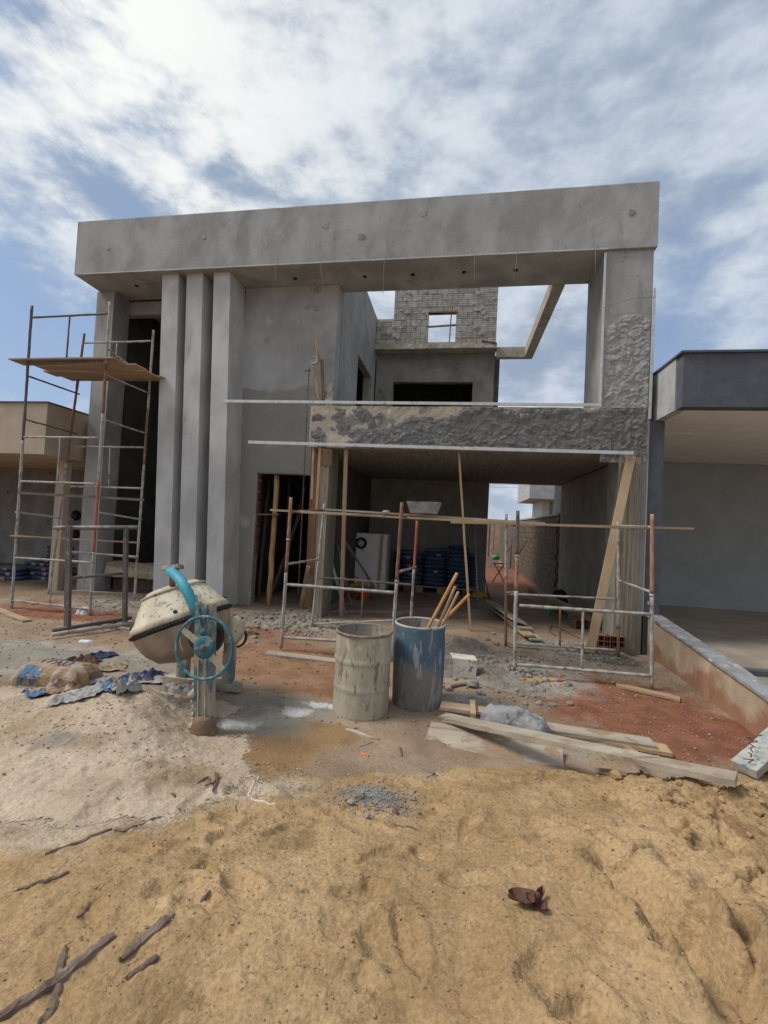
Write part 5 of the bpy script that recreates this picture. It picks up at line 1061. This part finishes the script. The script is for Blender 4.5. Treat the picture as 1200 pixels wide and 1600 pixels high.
# blue printed squares on its front side
for x0 in (-.10, .02):
    nn = 6; xy = [(p.x-.12+x0+.10*i/nn, p.y-.11+.12*j/nn) for i in range(nn+1) for j in range(nn+1)]
    vs = on_bag(b1, '', '', xy, .007); fs = [(i*(nn+1)+j, (i+1)*(nn+1)+j, (i+1)*(nn+1)+j+1, i*(nn+1)+j+1) for i in range(nn) for j in range(nn)]
    me = bpy.data.meshes.new('blue_print'); me.from_pydata(vs, [], fs); me.materials.append(MT['kraft_blue']); me.update(); link(bpy.data.objects.new('blue_print', me), b1)
for i, (px, py, L, Wd, Hh, m_, s_, rz, l_) in enumerate((
        (62, 1087, .26, .22, .10, 'kraft_blue', 21, -.5, 'blue corner of a crumpled bag in front of the puffed bag'),
        (95, 1083, .46, .26, .15, 'kraft', 22, .15, 'torn brown cement bag in front of the puffed bag'),
        (122, 1089, .40, .20, .11, 'paper_grey', 23, .25, 'small folded grey brown scrap at the front of the bags'),
        (150, 1066, .50, .20, .08, 'kraft_blue', 24, .35, 'flattened blue and brown bag in the middle of the heap'),
        (158, 1046, .50, .20, .09, 'kraft', 25, .4, 'brown bag with a blue stripe behind the middle bag'),
        (128, 1036, .34, .22, .12, 'leaf', 26, .3, 'dark brown torn bag end behind the puffed bag'),
        (158, 1026, .34, .18, .07, 'kraft_dark', 27, 1.0, 'dark grey bag scrap furthest back in the heap'),
        (178, 1074, .22, .20, .10, 'kraft_blue', 28, 0, 'bright blue bag end left of the upright grey scrap'),
        (226, 1062, .46, .22, .16, 'kraft_dark', 29, .35, 'open cement bag showing its dark blue lining beside the mixer'),
        (250, 1066, .40, .20, .12, 'paper_grey', 30, .2, 'grey cement caked bag nearest the mixer'),
        (196, 1082, .26, .13, .20, 'paper_grey', 31, 1.35, 'upright grey caked paper scrap between the bags'),
        (285, 1082, .42, .18, .07, 'paper_grey', 32, .1, 'pale lump of set cement under the mixer'))):
    q = onG(px, py); crumple('cement_bag' if i < 11 else 'cement_lump', (q.x, q.y), L*1.1, Wd*1.15, Hh*1.15, m_, s_, rz, 26, 18, 1.2, l_, 'cement bag' if i < 11 else 'cement lump', EG if i < 11 else None, .3, i < 11)
q = onG(133, 1003); crumple('litter', (q.x, q.y), .22, .08, .02, 'litter', 40, .1, 8, 6, 1, 'pale blue scrap lying on the wet ground below the trestle', 'litter')
q = onG(131, 958); crumple('litter', (q.x, q.y), .22, .16, .12, 'white', 41, .1, 10, 8, 1, 'white scrap on the gravelly ground under the scaffold tower', 'litter')

# ------------------------------------------------------------------ drums
def drum(c, r_, h, mat, rimm, label, bulge, ribs, fill, dent, kind):
    t = thing('drum', (c.x, c.y, 0), label, 'drum', 'open drums in the middle of the yard'); z0 = -.02; seg = 64
    prof = [(0, z0), (r_*.97, z0), (r_, z0+.015)]
    n = 36
    for i in range(1, n+1):
        u = i/n; z = z0+.015+(h-z0-.015)*u; rr = r_*(1+bulge*math.sin(u*math.pi))
        for rb in ribs: rr += .013*math.exp(-((z-rb*h)/.014)**2)
        prof.append((rr, z))
    mb = MB(); M0 = Matrix.Translation((c.x, c.y, 0)); mb.lathe(prof, seg, M0)
    for v in mb.v:
        dx, dy = v.x-c.x, v.y-c.y; a = math.atan2(dy, dx); k = 1+dent*float(fbm(a*1.2+4*c.x, v.z*2.2, 7, 3)); v.x = c.x+dx*k; v.y = c.y+dy*k
    mb.build('shell', mat, t)
    rt_ = prof[-1][0]; MB().lathe([(rt_-.004, h-.022), (rt_+.010, h-.02), (rt_+.013, h-.004), (rt_+.006, h+.008), (rt_-.006, h+.006), (rt_-.010, h-.006)], seg, M0, jit=.0025).build('rim', rimm, t)
    MB().lathe([(rt_-.009, h-.004), (rt_-.014, h*.5), (rt_-.02, fill)], seg, M0, jit=.003).build('inner_wall', 'drum_in', t)
    MB().lathe([(0, fill+.002), (rt_-.019, fill+.002)], 40, M0).build('water', 'water', t)
    return t
c1_ = Vector((-.87, 4.72, 0)); c2_ = Vector((-.335, 5.13, 0))
fb1 = onG(565, 1128); c1_ = Vector((fb1.x-.075, fb1.y+.29, 0)); fb2 = onG(652, 1112); c2_ = Vector((fb2.x-.03, fb2.y+.27, 0))
drum(c1_, .300, .855, 'drum_pale', 'rim_rust', 'pale metal drum crusted with dried mortar, left of the blue one', 0, (.34, .66), .55, .012, 'metal')
drum(c2_, .282, .90, 'drum_blue', 'rim', 'blue plastic drum stained grey at the bottom, holding wooden handles', .035, (.96,), .60, .006, 'plastic')
for i, (a, b, m_, w_, l_) in enumerate((((672, 975), (714, 896), 'wood_orange', .038, 'leftmost and tallest orange tool handle in the blue drum'), ((686, 975), (711, 917), 'wood_new', .032, 'pale thin tool handle second from the left in the blue drum'),
        ((692, 975), (716, 925), 'wood_new', .032, 'pale tool handle third from the left in the blue drum'), ((690, 973), (733, 929), 'wood_orange', .034, 'orange tool handle leaning furthest right in the blue drum'))):
    a0 = atY(a[0], a[1], c2_.y-.02+.04*i); b0 = atY(b[0], b[1], c2_.y-.05+.05*i); d = (b0-a0).normalized(); a1 = a0-d*.35
    mb = MB(); n = 8; L = (b0-a1).length; mb.tube([a1+d*(L*k/n) for k in range(n+1)]+[b0+d*.006], [w_/2]*(n+1)+[w_/3], 14); mb.build('tool_handle', m_, None, l_, 'tool handle', 'tool handles standing in the blue drum')

# ------------------------------------------------------------------ mortar mound, can, stone, front planks
mxx, myy = np.meshgrid(np.arange(-.4, 1.9, .02), np.arange(5.3, 8.4, .02), indexing='ij')
hm = .17*blob(mxx+.12*fbm(mxx*2,myy*2,57,3), myy, .28, 7.5, .36, .34)+.085*blob(mxx, myy, .55, 6.4, .34, .4)+.05*blob(mxx, myy, .9, 6.0, .5, .4)
hm = hm-.03+sst(.02, .12, hm)*(.06*np.abs(fbm(mxx*5, myy*5, 51, 4, .6))+.03*np.abs(fbm(mxx*15, myy*15, 53, 3))); kb = hm+.0 > -.012
grid_obj('mortar_heap', mxx, myy, base_h(mxx, myy)+hm, 'mortar_heap', dict(thick=np.clip(hm/.016, -1, 3)), kb, org=(.5, 6.8, 0), label='heap of grey mortar rubble behind the paint can, in front of the garage', cat='rubble heap', kind='stuff')
pc_ = onG(725, 1061); can = thing('paint_can', pc_, 'square stained paint tin lying on its side before the rubble heap', 'paint tin')
M0 = Matrix.Translation(pc_+Vector((-.02, .16, .125))) @ Matrix.Rotation(.12, 4, 'Z') @ Matrix.Rotation(.06, 4, 'Y')
mb = MB(); W2, D2, H2 = .17, .12, .125
mb.box((-W2, -D2, -H2), (W2, D2, -H2+.006), M0); mb.box((-W2, -D2, H2-.006), (W2, D2, H2), M0); mb.box((-W2, -D2, -H2+.006), (W2, -D2+.006, H2-.006), M0); mb.box((-W2, D2-.006, -H2+.006), (W2, D2, H2-.006), M0); mb.box((W2-.006, -D2+.006, -H2+.006), (W2, D2-.006, H2-.006), M0)
mb.build('tin_body', 'tin', can, bevel=.004)
mb = MB(); mb.add([M0 @ Vector(t) for t in ((-W2-.001, -D2, -H2), (-W2-.10, -D2-.05, -H2-.01), (-W2-.11, -D2-.03, H2-.09), (-W2-.001, -D2, H2-.02), (-W2+.004, -D2, H2-.02), (-W2-.10, -D2-.02, H2-.09), (-W2-.09, -D2-.04, -H2-.01), (-W2+.004, -D2, -H2))], [(0, 1, 2, 3), (4, 5, 6, 7), (1, 6, 5, 2), (3, 2, 5, 4)]); mb.build('torn_lid', 'tin', can)
put_rock('stone', onG(738, 1073), .085, 'stone', 'pale grey stone on the ground right in front of the paint tin', 'stone', 5, .65)
put_rock('stone', onG(700, 1078), .05, 'stone', 'small dark stone between the blue drum and the paint tin', 'stone', 6, .65)
gplank((693, 1077), (735, 1070), .05, .03, 'bark', 'short dark stick lying below the paint tin', cat='stick', name='stick')
FG = 'planks lying at the edge of the sand heap'
gplank((668, 1148), (880, 1192), .34, .03, 'wood_x', 'wide grey weathered board lowest at the left, partly buried in sand', -.01, group=FG, roll=(0, -.25, 1))
gplank((690, 1131), (1150, 1236), .15, .04, 'wood_x', 'longest weathered plank lying along the edge of the sand', .05, group=FG, za=None)
gplank((850, 1143), (1045, 1178), .19, .035, 'wood_new', 'short tan plank end under the grey plank on the right', .01, group=FG)
gplank((735, 1128), (1020, 1172), .19, .035, 'wood_x', 'straight grey green plank behind the longest plank', .04, group=FG)
gplank((688, 1118), (760, 1128), .17, .03, 'wood_tan', 'short orange brown board at the left end of the planks', .09, group=FG)
gplank((738, 1142), (737, 1118), .055, .035, 'wood_tan', 'small wooden cleat across the left end of the long plank', .13, group=FG)
gplank((978, 1188), (1003, 1208), .05, .025, 'wood_tan', 'small reddish stick lying on the long plank', .10, cat='stick', group=None, name='stick')
gplank((935, 1208), (972, 1214), .06, .03, 'wood_x', 'weathered board end poking out of the sand below the long plank', .01, group=FG)
p = onG(803, 1150); crumple('grey_slab', (p.x, p.y+.03), .66, .30, .26, 'slab', 77, -.28, 34, 18, .6, 'rough grey slab of set cement lying on the planks', 'cement slab', None, .85)
put_rock('clod', onG(962, 1216), .045, 'clod', 'round sand clod lying against the edge of the long plank', 'clod', 9, .8)
# concrete post with wires at the right edge
a = onG(1162, 1212); b = a+Vector((.62, .42, .30))
cpst = thing('concrete_post', a, 'broken pale concrete post with steel wires sticking out at the right edge', 'concrete post')
MB().beam(a+Vector((0, 0, .05)), b, .20, .09, up=(-.3, -.2, 1), seg=6, jit=.006).build('post_body', 'rim', cpst, bevel=.008)
for k in range(5):
    s = a.lerp(b, .06+.1*k)+Vector((-.02*k, -.02, .10)); MB().tube([s, s+Vector((.02-.03*k, -.03, .04)), s+Vector((-.07+.02*k, -.05, .05+.01*k))], .005, 5).build('wire_end', 'steel_rod', cpst)

gplank((-8, 952), (42, 972), .13, .03, 'wood_tan', 'short tan plank on the soil at the left edge below the scaffold tower')
gplank((205, 985), (150, 978), .06, .03, 'wood_x', 'pale thin board on the gravel behind the trestle')
for k in range(7):
    a = (388+random.uniform(-8, 8), 985+random.uniform(-6, 8)); b = (a[0]+random.uniform(-18, 22), a[1]+random.uniform(-5, 9))
    gplank(a, b, .02, .015, 'bark', 'thin dark twig in the ' + ('left', 'lower left', 'middle', 'upper', 'lower', 'right', 'far right')[k] + ' part of the brushwood right of the mixer', random.uniform(0, .04), 'twig', 'twigs right of the mixer', 'twig')
# ------------------------------------------------------------------ debris on the sand
def strip(name, pxs, w_, th, mat, label, cat='bark strip', group=None, lift=.0, ends=.4):
    pts = [onG(*q) for q in pxs]; P = []
    for i in range(len(pts)-1):
        for k in range(6): P.append(pts[i].lerp(pts[i+1], k/6)+Vector((random.uniform(-1, 1), random.uniform(-1, 1), 0))*w_*.03)
    P.append(pts[-1]); n = len(P); vs = []; fs = []
    for i, p in enumerate(P):
        z = top_h(p.x, p.y)
        d = (P[min(i+1, n-1)]-P[max(i-1, 0)]); d.z = 0; d.normalize(); s_ = Vector((-d.y, d.x, 0))
        u = i/(n-1); ww = w_*(.5 if th > .02 else 1)*(ends+(1-ends)*min(1, 6*u, 6*(1-u)))*random.uniform(.85, 1.02)*.85; hh = th*.8*random.uniform(.92, 1.08); jx = w_*.018
        base = Vector((p.x, p.y, z-.006+lift))
        for (a_, c_) in ((-1, 0), (-.85, .75), (-.2, 1), (.5, .95), (.95, .6), (1, 0)): vs.append(base+s_*(a_*ww/2*(2 if th > .02 else 1)+random.uniform(-jx, jx))+d*random.uniform(-jx, jx)+Vector((0, 0, c_*hh*random.uniform(.8, 1.15)+.003)))
    for i in range(n-1):
        for k in range(6): fs.append((i*6+k, (i+1)*6+k, (i+1)*6+(k+1) % 6, i*6+(k+1) % 6))
    fs += [tuple(range(6)), tuple(reversed(range((n-1)*6, n*6)))]
    return MB().add(vs, fs).build(name, mat, None, label, cat, group)
BG = 'bark strips on the sand at the lower left'
strip('bark_strip', ((-10, 1598), (60, 1552), (120, 1506), (178, 1464)), .045, .028, 'bark', 'longest thick bark strip at the bottom left corner', group=BG, ends=.8)
strip('bark_strip', ((102, 1480), (92, 1530), (80, 1580), (60, 1600)), .040, .018, 'bark', 'forked bark piece crossing under the longest strip', group=BG)
strip('bark_strip', ((186, 1502), (215, 1472), (245, 1450), (273, 1430)), .05, .018, 'bark', 'splintered dark bark strip with a pointed lower end', group=BG, ends=.15)
strip('bark_strip', ((196, 1532), (220, 1515), (246, 1496)), .030, .02, 'bark', 'short dark bark stick below the splintered strip', group=BG, ends=.8)
strip('bark_strip', ((70, 1335), (120, 1318), (175, 1296)), .028, .014, 'bark', 'long thin bark strip on the pale sand at left, nearer half', group=BG, ends=.2)
strip('bark_strip', ((178, 1298), (215, 1290), (253, 1276)), .014, .010, 'bark', 'thin twig continuing the long thin bark strip', group=BG, ends=.3)
strip('bark_strip', ((27, 1390), (70, 1378), (108, 1363)), .026, .014, 'bark', 'reddish curved bark strip near the left edge', group=BG, ends=.4)
strip('bark_strip', ((120, 1433), (140, 1410)), .02, .01, 'bark', 'tiny bark chip between the left strips', group=BG, ends=.4)
strip('bark_strip', ((315, 1407), (327, 1396)), .035, .022, 'bark', 'small dark bark knot beyond the splintered strip', group=BG, ends=.6)
strip('bark_strip', ((616, 1290), (655, 1299)), .016, .010, 'bark', 'small dark bark strip below the gravel patch', group=None, ends=.4)
strip('straw', ((2, 1396), (50, 1385), (88, 1362), (108, 1340)), .010, .008, 'wood_tan', 'thin pale dry stem curling beside the reddish bark strip', 'stem', ends=.6)
strip('twig', ((368, 1258), (371, 1282)), .012, .008, 'bark', 'tiny upright twig below the bent wire', 'twig', ends=.6)
strip('wood_chip', ((540, 1140), (592, 1156)), .045, .022, 'wood_x', 'pale wooden stick lying in front of the pale drum', 'wood piece', ends=.8)
strip('wood_chip', ((642, 1190), (678, 1210)), .045, .022, 'wood_dim', 'grey weathered wood piece below the left planks', 'wood piece', ends=.8)
strip('wood_chip', ((722, 1226), (734, 1228)), .02, .01, 'bark', 'dark wood splinter on the sand below the planks', 'wood piece')
strip('wood_chip', ((562, 1167), (583, 1160)), .012, .008, 'bark', 'thin dark splinter right of the pale wooden stick', 'wood piece')
strip('wood_chip', ((625, 1168), (628, 1182)), .028, .015, 'bark', 'curled brown bark chip below the blue drum', 'wood piece')
strip('brick_chip', ((565, 1178), (576, 1182)), .03, .02, 'orange_pl', 'bright orange brick chip on the sand below the pale drum', 'brick chip', ends=.9)
strip('wood_chip', ((266, 1240), (274, 1246)), .025, .012, 'bark', 'brown bark flake beside the torn wood scraps', 'wood piece')
for i, pts in enumerate((((308, 1225), (325, 1215), (338, 1230)), ((336, 1208), (340, 1222), (332, 1238)), ((320, 1232), (334, 1226), (342, 1212)))):
    strip('wood_chip', pts, .025, .015, 'bark', ('flat torn bark scrap left of the tangle at the foot of the pale pile', 'upright torn bark scrap in the tangle at the foot of the pale pile', 'crossing torn bark scrap in the tangle at the foot of the pale pile')[i], 'wood piece', 'tangle of bark scraps', lift=.008*i)
strip('bent_conduit', ((406, 1213), (395, 1228), (388, 1240), (392, 1248), (410, 1252), (430, 1257)), .013, .011, 'plastic_w', 'bent white plastic rod lying on the sand', 'plastic rod', ends=.9)
strip('flower', ((549, 1299), (553, 1301)), .02, .01, 'red_pl', 'tiny pink petal on the sand below the gravel', 'petal')
q = onG(826, 1416); lm = MB()
for k, (dx, dy, a0, L_, W_) in enumerate(((-.02, 0, .1, .13, .075), (.03, -.01, -.7, .10, .05), (.045, .02, 1.0, .08, .03))):
    nn = 7; vs = []
    for i in range(nn):
        u = i/(nn-1)*2-1; wd_ = W_*.5*(1-u*u)**.6+.002
        for v_ in (-1, -.4, 0, .5, 1):
            X_ = u*L_/2; Y_ = v_*wd_; vs.append((q.x+dx+X_*math.cos(a0)-Y_*math.sin(a0), q.y+dy+X_*math.sin(a0)+Y_*math.cos(a0), q.z+.012+.03*abs(v_)**1.4*(1 if k != 1 else .5)+.012*u*u+random.uniform(-.003, .003)))
    lm.add(vs, [(i*5+c_, (i+1)*5+c_, (i+1)*5+c_+1, i*5+c_+1) for i in range(nn-1) for c_ in range(4)])
lm.build('dry_leaf', 'leaf', None, 'curled dark brown dry leaf on the sand at right', 'leaf')
# loose pebbles, clods and gravel (uncountable)
def scatter(name, fn, n, rlo, rhi, mat, label, cat, seed, heap=None):
    r = random.Random(seed); mb = MB(); shapes = [rock(1, s, 1 if rhi < .05 else 2, .7) for s in range(6)]
    V = []; F = []; off = 0; P_ = [fn(r) for _ in range(n)]; ZZ_ = top_hv(np.array([p[0] for p in P_]), np.array([p[1] for p in P_]))
    if heap: ZZ_ = np.maximum(ZZ_, heap(np.array([p[0] for p in P_]), np.array([p[1] for p in P_])))
    for k in range(n):
        x, y = P_[k]; z = float(ZZ_[k]); s = rlo+(rhi-rlo)*r.random()**2.5; v, f = shapes[k % 6]; a = r.uniform(0, 6.3); ca, sa = math.cos(a), math.sin(a); q = r.uniform(.7, 1.2)
        V += [(x+(p[0]*ca-p[1]*sa*q)*s, y+(p[0]*sa+p[1]*ca*q)*s, z+p[2]*s+s*.25) for p in v]; F += [tuple(i+off for i in t) for t in f]; off += len(v)
    cx_ = sum(v[0] for v in V)/len(V); cy_ = sum(v[1] for v in V)/len(V)
    me = bpy.data.meshes.new(name); me.from_pydata([(a-cx_, b-cy_, c) for a, b, c in V], [], F); me.materials.append(MT[mat]); me.update()
    o = bpy.data.objects.new(name, me); o.location = (cx_, cy_, 0); link(o); return tag(o, label, cat, None, 'stuff')
def gauss(cx_, cy_, sx_, sy_): return lambda r: (r.gauss(cx_, sx_), r.gauss(cy_, sy_))
pg = onG(588, 1243)
scatter('gravel_patch', gauss(pg.x, pg.y, .13, .12), 2200, .0025, .013, 'gravel', 'small patch of grey crushed stone on the yellow sand', 'gravel', 1)
put_rock('stone', onG(574, 1277), .022, 'stone', 'small round grey pebble just below the gravel patch', 'stone', 15, .7, 'pebbles below the gravel patch')
put_rock('stone', onG(618, 1272), .024, 'brick_red', 'small reddish pebble right below the gravel patch', 'stone', 16, .7, 'pebbles below the gravel patch')
put_rock('stone', onG(550, 1256), .024, 'stone', 'small pale pebble inside the left of the gravel patch', 'stone', 17, .7, 'pebbles below the gravel patch')
scatter('pebbles', lambda r: (r.uniform(-7.5, 3.2), r.uniform(4.2, 8.3)), 2600, .004, .022, 'pebble', 'loose pebbles strewn over the packed yard', 'pebbles', 2)
scatter('rubble', lambda r: (r.gauss(-2.9, .8), r.gauss(7.9, .45)), 500, .008, .05, 'chips', 'mortar crumbs along the foot of the house wall', 'rubble', 3)
scatter('rubble', lambda r: (r.gauss(.75, .32), r.gauss(6.5, .5)), 650, .008, .06, 'chips', 'brick and mortar crumbs around the grey heap', 'rubble', 4)
scatter('rubble', lambda r: (r.gauss(2.3, .5), r.gauss(7.5, .4)), 400, .006, .03, 'chips', 'grey crumbs at the foot of the right garage post', 'rubble', 5)
scatter('red_crumbs', lambda r: (r.uniform(1.2, 3.25), r.uniform(4.3, 6.9)), 1500, .003, .014, 'pebble', 'crumbs over the red soil at right', 'crumbs', 6)
scatter('rubble', lambda r: (r.gauss(-6.3, 1.0), r.gauss(8.1, .5)), 500, .006, .03, 'chips', 'grey crumbs around the tall scaffold', 'rubble', 7)
scatter('pebbles', lambda r: (r.gauss(-3.0, .8), r.gauss(3.5, .5)), 1500, .003, .013, 'clodgrey', 'grains and crumbs on the pale sand pile', 'pebbles', 8)
scatter('sand_clods', lambda r: (r.uniform(-1.5, 2.8), 1.5+2.4*r.random()), 3000, .002, .008, 'clod', 'small clods over the yellow sand', 'clods', 9)
scatter('sand_clods', lambda r: (r.gauss(1.9, .5), r.gauss(3.2, .35)), 220, .006, .035, 'clod', 'larger lumps on the right of the sand heap', 'clods', 10)
scatter('pale_grains', lambda r: (r.uniform(-1.6, 2.6), 1.3+2.6*r.random()), 1600, .0015, .006, 'chips', 'pale and dark grains over the yellow sand', 'grains', 11)
scatter('dark_grains', lambda r: (r.uniform(-1.6, 2.6), 1.3+2.6*r.random()), 700, .0015, .006, 'bark', 'dark grains over the yellow sand', 'grains', 12)
scatter('sand_grains', lambda r: (r.uniform(-1.9, 2.7), 1.1+2.9*r.random()**1.3), 16000, .0012, .0042, 'grain', 'coarse grains on the surface of the yellow sand', 'grains', 13)
